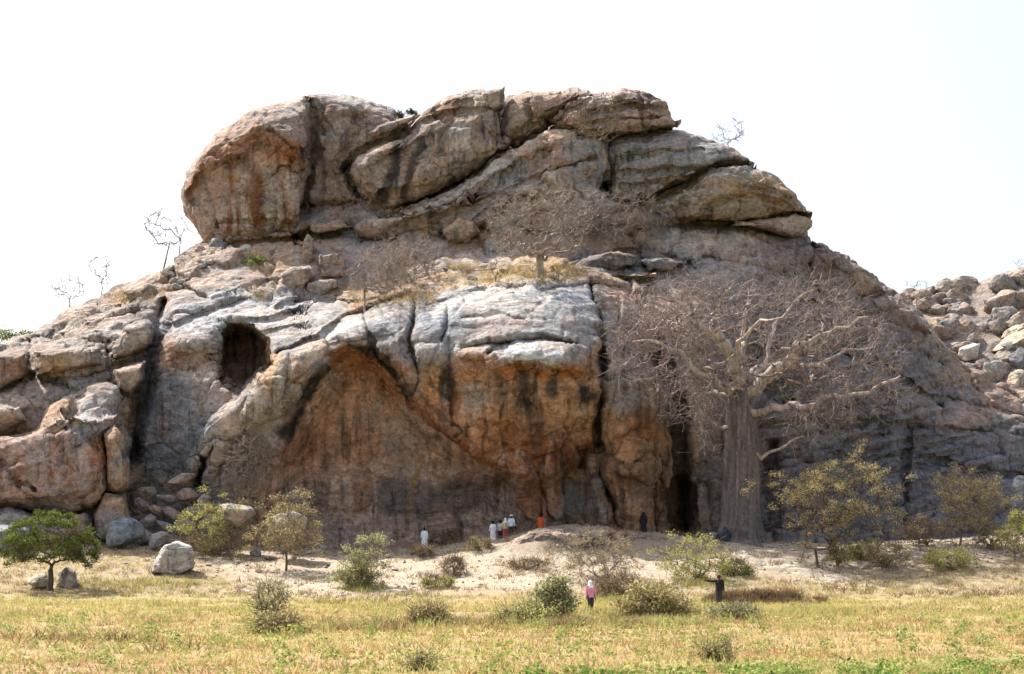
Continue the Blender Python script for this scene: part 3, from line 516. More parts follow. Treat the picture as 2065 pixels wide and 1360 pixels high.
block('boulder', [(1006, 270), (1022, 215), (1060, 188), (1120, 178), (1186, 176), (1200, 192), (1150, 215), (1112, 250), (1085, 270), (1035, 296)], 152, 3.2, 5, 'brown wedge block under the flat part of the skyline', 0.55, feats=[('in', [(1020, 300), (1030, 262), (1090, 232), (1140, 220), (1110, 270)], 1.0, 14), ('crack', [(1060, 195), (1075, 240)], 0.5, 6)], seed=5, amp=0.7)
block('boulder', [(712, 462), (770, 438), (850, 410), (920, 382), (1010, 312), (1080, 276), (1125, 250), (1240, 250), (1244, 330), (1200, 390), (1080, 395), (1000, 430), (955, 468), (880, 482), (780, 480)], 149, 3.6, 6, 'long diagonal slab with pale upper edge below the streaked slab', 0.6, (1000, 390), ty=-1.6, tx=0.1, feats=[('in', [(740, 500), (770, 456), (860, 428), (930, 402), (1010, 340), (1100, 290), (1140, 300), (1060, 372), (960, 432), (880, 500)], 1.0, 12), ('crack', [(950, 440), (1040, 378), (1110, 345), (1200, 318)], 0.7, 8), ('crack', [(860, 415), (890, 470)], 0.8, 10)], seed=6, amp=0.9, n=240)
block('boulder', [(1104, 242), (1136, 208), (1190, 190), (1250, 187), (1300, 190), (1345, 204), (1356, 235), (1368, 250), (1310, 262), (1240, 278), (1190, 272), (1130, 262)], 150.5, 3.4, 6, 'layered pinkish cap block on the upper right shoulder', 0.55, feats=[('crack', [(1180, 228), (1260, 212), (1350, 220)], 0.6, 7), ('crack', [(1190, 250), (1250, 240), (1330, 240)], 0.5, 6), ('crack', [(1292, 190), (1298, 260)], 0.7, 7), ('crack', [(1115, 262), (1140, 225), (1190, 200)], 0.5, 7)], seed=7, amp=0.75)
block('boulder', [(1296, 240), (1340, 228), (1362, 240), (1366, 256), (1330, 262), (1300, 258)], 148.5, 1.4, 2, 'small round block at the right end of the cap block', 0.6, seed=7.5, amp=0.25, n=80, mf=20, mb=10)
block('boulder', [(1216, 345), (1228, 275), (1280, 268), (1330, 258), (1400, 270), (1470, 296), (1515, 326), (1440, 337), (1380, 372), (1320, 400), (1270, 410), (1228, 390)], 150.5, 4.0, 6, 'grey striated slab on the right shoulder', 0.55, (1330, 335), ty=-1.0, feats=[('crack', [(1225, 352), (1330, 345), (1420, 338), (1490, 318)], 0.55, 6), ('crack', [(1235, 322), (1330, 306), (1420, 300)], 0.4, 5), ('in', [(1230, 420), (1240, 372), (1330, 360), (1400, 352), (1330, 420)], 0.5, 10)], seed=8, amp=0.65, tilt=-0.1)
block('boulder', [(1305, 410), (1380, 372), (1430, 336), (1500, 328), (1560, 350), (1600, 388), (1632, 436), (1560, 446), (1500, 446), (1400, 446), (1345, 456)], 149.5, 4.0, 6, 'brown nose-shaped block at the right end of the summit', 0.55, (1480, 400), ty=-0.6, feats=[('in', [(1400, 460), (1420, 408), (1480, 384), (1540, 388), (1600, 410), (1650, 440), (1600, 470)], 0.8, 12), ('crack', [(1392, 364), (1382, 400), (1372, 445)], 0.4, 6), ('crack', [(1520, 380), (1580, 392), (1620, 425)], 0.4, 6)], seed=9, amp=0.65, tilt=-0.1)
block('rock_slab', [(1470, 448), (1540, 436), (1600, 430), (1636, 440), (1640, 458), (1612, 477), (1570, 472), (1520, 462)], 149, 2.6, 4, 'overhanging lip under the nose-shaped block', 0.6, seed=10, amp=0.4, n=120, mf=30, mb=14, cat='rock slab')
block('boulder', [(952, 430), (1000, 400), (1090, 372), (1180, 360), (1235, 400), (1300, 410), (1340, 455), (1250, 480), (1100, 490), (980, 480)], 148.5, 2.8, 5, 'low grey-brown mass behind the leafless terrace tree', 0.6, seed=11, amp=0.8)
block('boulder', [(888, 462), (925, 432), (962, 440), (978, 470), (940, 500), (900, 490)], 146, 2.4, 3, 'squat tan boulder tucked under the diagonal slab', 0.6, seed=12, amp=0.4, n=100, mf=28, mb=12)
block('boulder', [(622, 452), (690, 438), (705, 460), (640, 476), (622, 470)], 147, 1.8, 3, 'low brown boulder in the dark gap beside the head-shaped boulder', 0.6, seed=13, amp=0.3, n=80, mf=24, mb=10)
# the near left mass
block('boulder', [(-60, 900), (-20, 880), (70, 858), (85, 822), (140, 795), (200, 774), (238, 782), (246, 850), (215, 880), (222, 960), (205, 1020), (150, 1040), (60, 1035), (0, 1020), (-60, 1030)], 127.5, 5.0, 5, 'massive pinkish boulder with pale top at the left edge', 0.5, (90, 930), ty=-1.0, feats=[('in', [(-80, 780), (60, 780), (100, 740), (260, 740), (245, 830), (205, 852), (140, 838), (70, 862), (-80, 880)], 1.6, 12), ('crack', [(0, 930), (30, 965), (70, 985)], 0.4, 6), ('crack', [(160, 800), (130, 845), (175, 870), (200, 905)], 0.7, 8), ('in', [(-80, 1060), (-80, 1005), (60, 1012), (140, 1000), (200, 965), (240, 1060)], 1.0, 18), ('crack', [(150, 870), (158, 950)], 0.35, 6)], seed=14, amp=0.75)
block('boulder', [(206, 868), (232, 850), (252, 880), (264, 930), (262, 985), (236, 1000), (212, 985)], 125.5, 3, 4, 'tall pillar leaning against the massive left boulder', 0.6, seed=15, amp=0.4, n=110, mf=30, mb=14)
block('boulder', [(205, 985), (255, 990), (272, 1060), (262, 1100), (190, 1095), (180, 1040)], 125.5, 3, 4, 'bluish block under the leaning pillar', 0.6, seed=15.5, amp=0.4, n=100, mf=28, mb=12)
block('boulder', [(-60, 1030), (30, 1022), (90, 1040), (180, 1035), (190, 1090), (100, 1110), (-60, 1120)], 125.5, 4, 4, 'grey footing rock below the massive left boulder', 0.6, seed=16, amp=0.5, n=120, mf=30, mb=12)
block('boulder', [(-60, 800), (0, 812), (40, 816), (60, 850), (20, 870), (-60, 880)], 128.5, 3, 4, 'tan ledge block at the left frame edge', 0.6, seed=17, amp=0.4, n=100, mf=28, mb=12)
block('boulder', [(-60, 712), (0, 706), (56, 708), (58, 760), (0, 790), (-60, 800)], 133, 4, 6, 'jointed brown slab at the left frame edge', 0.45, seed=18, amp=0.4, n=120, mf=30, mb=12)
block('boulder', [(64, 706), (120, 698), (205, 696), (214, 738), (150, 752), (70, 764)], 132.5, 3.6, 6, 'ochre-faced slab split from its left neighbour by a vertical joint', 0.45, seed=19, amp=0.4, n=130, mf=32, mb=14)

block('boulder', [(218, 700), (250, 656), (300, 638), (318, 660), (312, 700), (270, 722), (226, 730)], 134.5, 3, 5, 'dark split block beside the top of the gully', 0.5, seed=20, amp=0.4, n=110, mf=28, mb=12)
block('boulder', [(224, 742), (298, 722), (296, 770), (262, 800), (228, 790)], 131.5, 2.6, 4, 'reddish block in the gully wall behind the massive left boulder', 0.5, seed=21, amp=0.4, n=100, mf=26, mb=12)
block('boulder', [(246, 588), (300, 566), (326, 580), (322, 612), (270, 622)], 143, 2.4, 4, 'grey block on the left slope above the gully', 0.55, seed=22, amp=0.35, n=90, mf=24, mb=12)
block('boulder', [(1640, 505), (1690, 510), (1760, 556), (1790, 590), (1740, 610), (1680, 590), (1645, 560)], 150, 3.2, 5, 'brown jointed block at the start of the falling right ridge', 0.5, seed=23, amp=0.6, n=140, mf=36, mb=14)
block('boulder', [(1740, 600), (1800, 592), (1850, 630), (1880, 668), (1820, 676), (1760, 650)], 149, 3, 5, 'tan block midway down the falling right ridge', 0.5, seed=24, amp=0.5, n=130, mf=34, mb=14)

for nm, pts, Y, tf, lb, ex in [
    ('standing_stone', [(606, 524), (610, 484), (620, 467), (634, 480), (638, 526), (622, 538)], 142.5, 0.9, 'narrow standing stone upright on the ledge', 0.5),
    ('boulder', [(558, 572), (561, 546), (590, 534), (630, 531), (640, 552), (612, 590), (576, 600)], 140, 1.6, 'pale angular boulder on the ledge below the standing stone', 0.45),
    ('boulder', [(641, 510), (690, 504), (704, 520), (702, 562), (644, 564)], 141.2, 1.5, 'square grey block on the ledge right of the standing stone', 0.35),
    ('boulder', [(615, 592), (618, 568), (650, 561), (684, 565), (686, 582), (642, 600)], 139.3, 1.2, 'rounded upper stone of the small stacked pair', 0.45),
    ('boulder', [(626, 602), (684, 590), (674, 610), (636, 620)], 139, 1.0, 'brown lower stone of the small stacked pair', 0.45),
    ('boulder', [(1138, 550), (1176, 518), (1240, 503), (1292, 514), (1282, 540), (1200, 558)], 141.0, 2.2, 'dark blue-grey ledge rock right of the terrace tree', 0.5),
    ('boulder', [(1286, 522), (1340, 514), (1392, 528), (1352, 550), (1300, 548)], 141.5, 1.8, 'second dark ledge rock farther right along the terrace', 0.5),
    ('rock_slab', [(1215, 560), (1280, 548), (1330, 556), (1280, 570)], 138.5, 1.4, 'thin pale slab lying below the dark ledge rocks', 0.5),
    ('boulder', [(905, 560), (960, 535), (1020, 528), (1010, 552), (940, 570)], 140.5, 1.6, 'smooth blue-grey rock left of the terrace tree foot', 0.6),
    ('boulder', [(700, 600), (760, 590), (800, 596), (790, 618), (720, 622)], 136.6, 1.2, 'flat grey rock at the foot of the thin-stemmed tree', 0.5)]:
    block(nm, pts, Y, tf, 2.2, lb, ex, seed=40 + Y + pts[0][0] * 0.01, amp=0.22, n=90, mf=26, mb=10, fs=1.4, fa=0.9, cat={'boulder': 'boulder', 'rock_slab': 'rock slab', 'standing_stone': 'standing stone'}[nm])

# ------------------------------------------------------------------ ground
HX = np.array([-300, -80, -42, -30, -20, -13.5, -6, -1.3, 2.7, 10.9, 19, 27, 42, 80, 300.0]); HZ = np.array([4.0, 4.4, 4.3, 4.0, 3.6, 3.3, 3.7, 4.3, 4.7, 4.8, 4.1, 3.9, 4.6, 5, 5.0])
def ground_z(X, Y):
    X = np.asarray(X, float); Y = np.asarray(Y, float)
    H = np.interp(X, HX, HZ); r = sst(96, 128, Y); z = H * (0.25 * r + 0.75 * r ** 1.4)
    z = z + 1.1 * np.exp(-(((X - 5.0) / 5.6) ** 2)) * sst(117.6, 119.6, Y + 1.2 * np.sin(X * 0.7)) * sst(127, 122, Y) + 0.15 * np.exp(-(((X - 12) / 4.0) ** 2)) * sst(115, 120, Y) * sst(127, 122, Y)
    z = z + 0.55 * np.exp(-(((X - 15.5) / 3.4) ** 4)) * sst(95.2, 95.8, Y + 0.3 * np.sin(X * 2.1)) * sst(101, 97, Y) + 0.25 * np.exp(-(((X + 1) / 7) ** 2 + ((Y - 74.5) / 0.8) ** 2))
    p = np.stack([X, Y, 0 * X], -1)
    near = np.clip((200 - np.abs(Y)) / 100, 0, 1)
    return z + near * (0.10 * fbm(p * 0.25, 3) + 0.05 * fbm(p * 1.1 + 5, 3) + 0.26 * sst(100, 118, Y) * fbm(p * 0.35 + 8, 4) + 0.12 * sst(104, 112, Y) * fbm(p * 1.6 + 18, 3))
def hit(u, v):
    """point of the ground seen at a column and row"""
    Y = np.arange(36, 134, 0.1); X = (u - CX) / F * Y; z = ground_z(X, Y); vv = VH - (z - CAMH) / Y * F
    i = np.argmax(vv <= v) if (vv <= v).any() else len(Y) - 1
    return np.array([X[i], Y[i], z[i]])
def sand_limit(X): return np.interp(X, [-60, -32, -26, -22, -18, -12, 0, 8, 14, 24, 32, 60], [121, 119, 118, 114, 104, 102, 104, 105, 108, 110, 113, 114])
def soil_colour(X, Y):
    p = np.stack([X, Y, 0 * X], -1); n1 = fbm(p * 0.12 + 3, 4); n2 = fbm(p * np.array((0.05, 0.35, 1)) + 9, 4); n3 = fbm(p * 0.9, 4)
    c = np.broadcast_to(np.array((0.40, 0.30, 0.155)), X.shape + (3,)).copy()
    c = mix(c, (0.37, 0.245, 0.125), 0.8 * sst(74, 64, Y) * sst(-0.4, 0.2, n1)); c = mix(c, (0.36, 0.35, 0.10), 0.7 * sst(0.0, 0.3, n2) * sst(110, 98, Y))
    lim = sand_limit(X) + 2.5 * n1
    c = mix(c, (0.37, 0.29, 0.18), sst(99, 106, Y) * 0.9)
    c = mix(c, (0.50, 0.42, 0.32), sst(0, 5, Y - lim) * 0.9); c = mix(c, (0.40, 0.31, 0.22), 0.75 * sst(0.0, 0.3, n3) * sst(99, 106, Y))
    c = mix(c, (0.54, 0.46, 0.36), sst(0.2, 1, np.exp(-(((X - 19 - 0.5 * (118 - Y)) / 2.6) ** 2))) * sst(107, 110, Y))
    c = mix(c, (0.27, 0.215, 0.165), 0.8 * sst(0.25, 0.7, np.exp(-(((X - 6.5) / 7.5) ** 2 + ((Y - 120) / 4.5) ** 2)) + 0.25 * n3))
    c = mix(c, (0.20, 0.125, 0.075), 0.9 * np.exp(-(((X - 15.5) / 3.6) ** 4)) * np.exp(-(((Y - 95.5) / 0.5) ** 2)))
    c = mix(c, (0.27, 0.27, 0.08), 0.8 * sst(46, 42, Y + 1.5 * n1 - 0.31 * X + 3)); c = mix(c, (0.30, 0.18, 0.09), 0.5 * sst(0.1, 0.45, n3) * sst(90, 70, Y))
    return 0.72 * c * (1 + 0.25 * n3)[..., None]
gx = np.concatenate([-np.geomspace(56, 5000, 26)[::-1], np.arange(-55, 55.01, 0.3), np.geomspace(56, 5000, 26)])
gy = np.concatenate([-np.geomspace(10, 5000, 16)[::-1], np.linspace(0, 34, 14), np.arange(35, 140, 0.3), np.geomspace(141, 6000, 30)])
GX, GY = np.meshgrid(gx, gy)
M_SOIL, nt, b = new_mat('dry_soil', 0.95)
at = nd(nt, 'ShaderNodeAttribute', attribute_name='Col'); ge = nd(nt, 'ShaderNodeNewGeometry')
na = noise_node(nt, ge.outputs['Position'], 3.5, 8, 0.7); nb = noise_node(nt, ge.outputs['Position'], 14, 5, 0.7)
c = mulcol(nt, at.outputs['Color'], mrange(nt, na.outputs[0], 0.3, 0.7, 0.65, 1.3)); c = mulcol(nt, c, mrange(nt, nb.outputs[0], 0.3, 0.7, 0.75, 1.2)); nt.links.new(c, b.inputs['Base Color'])
bp = nd(nt, 'ShaderNodeBump'); bp.inputs['Distance'].default_value = 0.12; bp.inputs['Strength'].default_value = 0.8; nt.links.new(na.outputs[0], bp.inputs['Height']); nt.links.new(bp.outputs[0], b.inputs['Normal'])
me = mesh_np('ground', np.stack([GX, GY, ground_z(GX, GY)], -1), grid_faces(len(gy), len(gx))[:, ::-1], soil_colour(GX, GY))
tag(link('ground', me, M_SOIL), kind='structure')

# ------------------------------------------------------------------ loose boulders
def ico(sub):
    import bmesh
    bm = bmesh.new(); bmesh.ops.create_icosphere(bm, subdivisions=sub, radius=1.0); bm.verts.ensure_lookup_table()
    v = np.array([x.co[:] for x in bm.verts]); f = np.array([[q.index for q in p.verts] for p in bm.faces]); bm.free(); return v, f
IV4, IF4 = ico(4); IV3, IF3 = ico(3)
def boulder_mesh(seed, v, f, cuts=15, smooth=True):
    r = np.random.default_rng(seed); v = v.copy(); out = np.ones(len(v))
    for k in range(cuts):                      # plane cuts chip a round stone into faces
        n = r.normal(size=3); n /= np.linalg.norm(n); h = r.uniform(0.5, 0.88); d = v @ n; out = np.minimum(out, np.where(d > 0.05, h / np.maximum(d, 0.05), 9))
    v = v * out[:, None]; v = v * (1 + 0.12 * fbm(v * 1.6 + seed, 4) + 0.09 * ridged(v * np.array((2, 2, 5.0)) + seed, 4) + 0.07 * facets(v + seed, 0.55)[0])[:, None]
    v /= np.abs(v).max(0); return mesh_np('boulder', v, f, None, smooth)
BM = [boulder_mesh(100 + k, IV4, IF4) for k in range(5)]; BS = [boulder_mesh(200 + k, IV3, IF3, 13, False) for k in range(7)]
for m in BM + BS: m.materials.append(M_BOULDER)
def boulder(u, v, w, h, Y, label, col, mesh, rz=0.0, ry=0.0, group=None, name='boulder', dep=0.85):
    c = ray(u, v, Y); s = Y / F
    o = bpy.data.objects.new(name, mesh); COL.objects.link(o); o.location = c
    o.scale = (w / 2 * s, w / 2 * s * dep, h / 2 * s); o.rotation_euler = (0, ry, 0); o.color = (*(np.array(col) * 0.88), 1)
    tag(o, label, 'boulder', group); return o
def gb(u, vbot, w, h, label, col, mesh, ry=0.0, group=None, dep=0.85):
    p = hit(u, vbot); return boulder(u, vbot - h * 0.42, w, h, p[1] + 0.3, label, col, mesh, 0, ry, group, dep=dep)
cP = (0.56, 0.53, 0.48); cB = (0.27, 0.30, 0.33); cT = (0.38, 0.3, 0.24); cG = (0.36, 0.34, 0.32); cK = (0.33, 0.26, 0.23); cY = (0.52, 0.45, 0.34)
gb(82, 1188, 62, 34, 'flat white rock just left of the green tree trunk', cY, BM[2])
gb(245, 1108, 96, 72, 'blue-grey rounded boulder under the left cliff', cB, BM[3])
boulder(480, 1036, 92, 54, 121.0, 'broad pale slab behind the large green bush', (0.42, 0.36, 0.32), BM[4], 0, 0.1)
boulder(574, 1060, 94, 66, 119.0, 'yellowish boulder seen through the crown of the olive tree', cY, BM[1], 0, -0.1)
gb(494, 1092, 36, 24, 'small white stone between the green bush and the olive tree', cP, BM[2])
gb(516, 1124, 26, 22, 'small bluish stone left of the olive tree trunk', cB, BM[0])
gb(320, 1110, 60, 42, 'grey stone at the foot of the rubble fan', cG, BM[3])
gb(20, 1112, 120, 70, 'bluish boulder low at the left frame edge', cB, BM[4])
hb = hit(350, 1160); block('boulder', [(298, 1160), (306, 1130), (326, 1096), (352, 1085), (390, 1098), (399, 1118), (394, 1150), (350, 1170)], hb[1] + 0.9, 1.3, 1.3, 'pale grey angular boulder standing alone on the field edge', 0.5, seed=61, amp=0.25, n=110, mf=32, mb=14, fs=1.2, fa=0.8, tilt=0.9)
hb = hit(135, 1186); block('boulder', [(106, 1186), (116, 1152), (134, 1138), (158, 1150), (164, 1180), (140, 1194)], hb[1] + 0.6, 0.9, 0.9, 'pale low boulder just right of the green tree trunk', 0.5, seed=62, amp=0.2, n=90, mf=26, mb=10, fs=1.1, fa=0.8, tilt=0.9)
hb = hit(1150, 1112); block('earth_bank', [(1012, 1124), (1030, 1088), (1068, 1069), (1130, 1065), (1220, 1058), (1290, 1066), (1312, 1088), (1200, 1112), (1100, 1118), (1050, 1130)], hb[1] + 2.2, 2.0, 3.0, 'low brown earthen bank with pale rim below the cave', 0.6, seed=63, amp=0.45, n=150, mf=34, mb=14, fs=1.5, fa=0.5, cat='bank')
# rubble fan beneath the blue dome
r = np.random.default_rng(21)
for k, (u, v, w, h, c) in enumerate([(300, 992, 46, 30, cK), (340, 1006, 54, 26, cG), (378, 1000, 50, 34, cK), (362, 968, 70, 26, cT), (318, 1030, 40, 26, cT), (350, 1036, 44, 24, cK), (392, 1030, 40, 26, cG), (300, 1050, 48, 30, cG), (336, 1062, 50, 28, cB), (374, 1056, 40, 24, cT), (410, 1010, 36, 30, cG), (286, 1018, 34, 30, cK), (296, 1080, 40, 26, cG), (420, 1052, 40, 26, cK)]):
    boulder(u, v, w, h, 127.4 - (v - 970) * 0.02, {cK: 'brownish', cG: 'grey', cT: 'tan', cB: 'bluish'}[c] + (' large' if w > 45 else ' small') + ' broken stone in the rubble fan beneath the bluish dome', c, BS[k % 7], 0, r.uniform(-0.4, 0.4), 'rubble fan stones')
# stones of the left shoulder, at the foot of the head boulder
for u, v, w, h, Y, l, c, k, ry in [
    (436, 492, 36, 34, 146, 'blue-grey egg-shaped stone under the head-shaped boulder', cB, 0, -0.5), (495, 504, 30, 24, 145, 'small white stone under the head-shaped boulder', cP, 1, 0),
    (466, 532, 84, 66, 143.5, 'large rounded pinkish boulder on the left shoulder', cK, 2, 0.2), (390, 560, 70, 44, 143, 'tan boulder on the left shoulder beside the crest', cT, 3, -0.4),
    (560, 520, 50, 44, 144, 'dark brown rock in the bushes under the head-shaped boulder', (0.2, 0.16, 0.14), 4, 0.2)]:
    boulder(u, v, w, h, Y, l, c, BM[k], 0, ry)
for k in range(34):
    tt = r.random(); u = 325 + 150 * tt + r.normal() * 10; v = np.interp(u, TOPS[:, 0], TOPS[:, 1]) + 4 + 55 * r.random() ** 1.3; w = r.uniform(14, 34)
    boulder(u, v, w, w * r.uniform(0.5, 0.85), hill_Y(u, v) - 0.2, ('tan', 'grey', 'brownish', 'pale')[k % 4] + (' larger' if w > 24 else ' small') + ' loose stone scattered on the left shoulder below the crest', (cT, cG, cK, cP)[k % 4], BS[k % 7], 0, r.uniform(-0.6, 0.2), 'left shoulder stones')
for k in range(16):
    u = 90 + 230 * r.random(); v = np.interp(u, TOPS[:, 0], TOPS[:, 1]) + 30 + 75 * r.random(); w = r.uniform(10, 26)
    boulder(u, v, w, w * r.uniform(0.4, 0.7), hill_Y(u, v), ('grey', 'brownish', 'tan')[k % 3] + ' flat stone on the layered left slope', (cG, cK, cT)[k % 3], BS[k % 7], 0, r.uniform(-0.6, -0.1), 'left slope stones')
for k in range(15):
    u = 700 + 480 * r.random(); v = np.interp(u, [700, 850, 1000, 1180], [612, 590, 560, 545]) + r.normal() * 12; w = r.uniform(10, 28)
    boulder(u, v, w, w * r.uniform(0.4, 0.7), hill_Y(u, v), ('grey', 'brownish', 'bluish')[k % 3] + ' small stone lying on the middle terrace', (cG, cK, cB)[k % 3], BS[k % 7], 0, r.uniform(-0.3, 0.3), 'terrace stones')
for k in range(14):
    u = 1630 + 250 * r.random(); v = np.interp(u, TOPS[:, 0], TOPS[:, 1]) + 3 + 40 * r.random(); w = r.uniform(18, 46)
    boulder(u, v, w, w * r.uniform(0.5, 0.8), hill_Y(u, v), ('dark brown', 'brownish', 'grey')[k % 3] + (' large' if w > 32 else ' small') + ' weathered stone along the falling right ridge', ((0.24, 0.19, 0.17), cK, (0.28, 0.26, 0.25))[k % 3], BS[k % 7], 0, r.uniform(0.1, 0.7), 'right ridge stones')
# pale stones on the field edge
for k in range(26):
    u = r.uniform(400, 800); v = r.uniform(1100, 1160) + (0 if u > 450 else 10); w = r.uniform(7, 24)
    gb(u, v, w, w * 0.6, ('white', 'cream', 'grey')[k % 3] + ' small stone strewn on the sandy field edge', (cP, cY, cG)[k % 3], BS[k % 7], 0, 'field edge stones')
for k in range(16):
    u = r.uniform(1560, 2060); v = r.uniform(1062, 1095); w = r.uniform(10, 34)
    gb(u, v, w, w * 0.55, ('grey', 'bluish', 'brownish')[k % 3] + ' stone in the shade at the foot of the right face', (cG, cB, cK)[k % 3], BS[k % 7], 0, 'right foot stones')
gb(1462, 1094, 26, 40, 'upright dark rock at the left root of the baobab', (0.10, 0.11, 0.14), BM[0]); gb(1440, 1090, 20, 22, 'small pale-edged rock left of the baobab root', (0.3, 0.3, 0.32), BM[4]); gb(1545, 1092, 50, 40, 'dark rock beside the right root of the baobab', (0.2, 0.2, 0.21), BM[3]); gb(1580, 1080, 60, 50, 'dark bluish rock right of the baobab trunk', (0.17, 0.18, 0.2), BM[1])
gb(2055, 1060, 60, 110, 'tall dark rock at the right frame edge', (0.16, 0.17, 0.19), BM[2])

# far rubble slope at the right
us2 = np.linspace(1700, 2700, 130); vt2 = np.interp(us2, [1700, 1800, 1850, 1900, 1960, 2010, 2065, 2200, 2450, 2700], [660, 615, 600, 590, 576, 554, 540, 500, 560, 800]); tt = np.linspace(0, 1, 60)[:, None]
U2 = np.broadcast_to(us2, (60, 130)); V2 = vt2 + (1010 - vt2) * tt; Y2 = 214 - 36 * tt ** 0.8; P2 = ray(U2, V2, Y2 + 0 * U2)
P2 = P2 + np.stack([0 * U2, -1.8 * fbm(P2 * 0.12, 4) - 1.0 * ridged(P2 * 0.3, 3), 0 * U2], -1)
bk = P2[0][None] + np.linspace(0, 1, 9)[1:, None, None] * np.array((0, 60, 0)) ; bk[..., 2] *= (1 - np.linspace(0, 1, 9)[1:, None] ** 2)
PA = np.concatenate([bk[::-1], P2]); ca = mix(np.broadcast_to(np.array((0.27, 0.22, 0.185)), PA.shape).copy(), (0.22, 0.2, 0.185), sst(-0.2, 0.3, fbm(PA * 0.2, 3))) 
ca = mix(ca, (0.38, 0.31, 0.17), 0.7 * sst(0.1, 0.3, fbm(PA * 0.15 + 4, 3)))
me = mesh_np('rubble_slope', PA, grid_faces(len(PA), 130), ca); tag(link('rubble_slope', me, M_ROCK), kind='structure')
def slope_Y(u, v):
    i = int(np.clip(np.searchsorted(us2, u), 0, 129)); j = int(np.clip((v - vt2[i]) / (1010 - vt2[i]), 0, 1) * 59); return P2[j, i, 1]
big = [(2030, 604, 90, 50, -0.15, 'long lintel-like boulder near the top of the far rubble slope'), (2020, 640, 70, 50, 0.1, 'blocky boulder under the lintel-like boulder'), (2045, 690, 110, 34, -0.45, 'long tilted pale slab on the far rubble slope'), (2050, 665, 100, 24, -0.45, 'thin tilted slab above the long pale slab'), (1958, 708, 52, 40, -0.3, 'angular cream boulder in the middle of the far rubble slope'), (1945, 628, 50, 46, 0, 'rounded boulder left of the blocky boulder on the far slope'), (2000, 750, 60, 54, 0.1, 'large rounded boulder low on the far rubble slope'), (2055, 730, 50, 60, 0.2, 'dark boulder at the right frame edge on the far slope'), (2050, 770, 60, 50, 0.0, 'pale rounded boulder at the right frame edge on the far slope'), (1905, 602, 44, 30, 0.1, 'boulder with a flat top on the far skyline')]
for k, (u, v, w, h, ry, l) in enumerate(big): boulder(u, v, w, h, slope_Y(u, v) - 1.0, l, (cT, cG, cY, cY, cP, cT, cG, (0.2, 0.2, 0.21), cY, cT)[k], BM[k % 5], 0, ry)
for k in range(64):
    u = r.uniform(1835, 2110); lo = np.interp(u, us2, vt2) - 3; hi = np.interp(u, TOPS[:, 0], TOPS[:, 1]) + 10
    if hi - lo < 8: continue
    v = lo + (hi - lo) * r.random(); w = r.uniform(26, 74)
    boulder(u, v, w, w * r.uniform(0.6, 0.95), slope_Y(u, v) - 0.3, ('large ' if w > 42 else 'small ') + ('tan', 'grey', 'brown', 'pale tan')[k % 4] + ' boulder piled on the far rubble slope', ((0.30, 0.235, 0.19), (0.27, 0.25, 0.235), (0.25, 0.2, 0.175), (0.34, 0.29, 0.24))[k % 4], BS[k % 7], 0, r.uniform(-0.5, 0.5), 'far rubble slope boulders')

# ------------------------------------------------------------------ trees and shrubs
def tubes(name, segs, sides, mat, parent):
    """tapered straight pieces: rows of (start xyz, end xyz, start radius, end radius)"""
    if len(segs) == 0: return None
    A = np.asarray(segs, float); a, b, ra, rb = A[:, :3], A[:, 3:6], A[:, 6], A[:, 7]
    d = b - a; L = np.linalg.norm(d, axis=1)[:, None] + 1e-9; d = d / L; a = a - d * (ra * 0.3)[:, None]; b = b + d * (rb * 0.3)[:, None]
    ref = np.where(np.abs(d[:, 2:3]) > 0.9, np.array([[1.0, 0, 0]]), np.array([[0, 0, 1.0]])); x = np.cross(d, ref); x /= np.linalg.norm(x, axis=1)[:, None]; y = np.cross(d, x)
    an = np.arange(sides) / sides * 2 * math.pi; n = len(A)
    ring = np.cos(an)[None, :, None] * x[:, None] + np.sin(an)[None, :, None] * y[:, None]
    v = np.concatenate([a[:, None] + ring * ra[:, None, None], b[:, None] + ring * rb[:, None, None]], 1)
    k = np.arange(sides); k2 = (k + 1) % sides; f = np.stack([k, k2, k2 + sides, k + sides], -1)[None] + (np.arange(n) * 2 * sides)[:, None, None]
    return link(name, mesh_np(name, v.reshape(-1, 3), f.reshape(-1, 4)), mat, parent)
def leaves(name, c, size, r, mat, parent, aspect=0.6, up=0.0):
    """one small quad leaf clump at each centre"""
    n = len(c); d = r.normal(size=(n, 3)); d[:, 2] += up; d /= np.linalg.norm(d, axis=1)[:, None]; e = np.cross(d, r.normal(size=(n, 3))); e /= np.linalg.norm(e, axis=1)[:, None]
    s = size * r.uniform(0.6, 1.4, n)[:, None]; g = np.cross(d, e) * s * 0.18
    v = np.stack([c - d * s, c + e * s * aspect + g, c + d * s, c - e * s * aspect + g], 1)
    f = np.arange(4 * n).reshape(n, 4); return link(name, mesh_np(name, v.reshape(-1, 3), f), mat, parent)
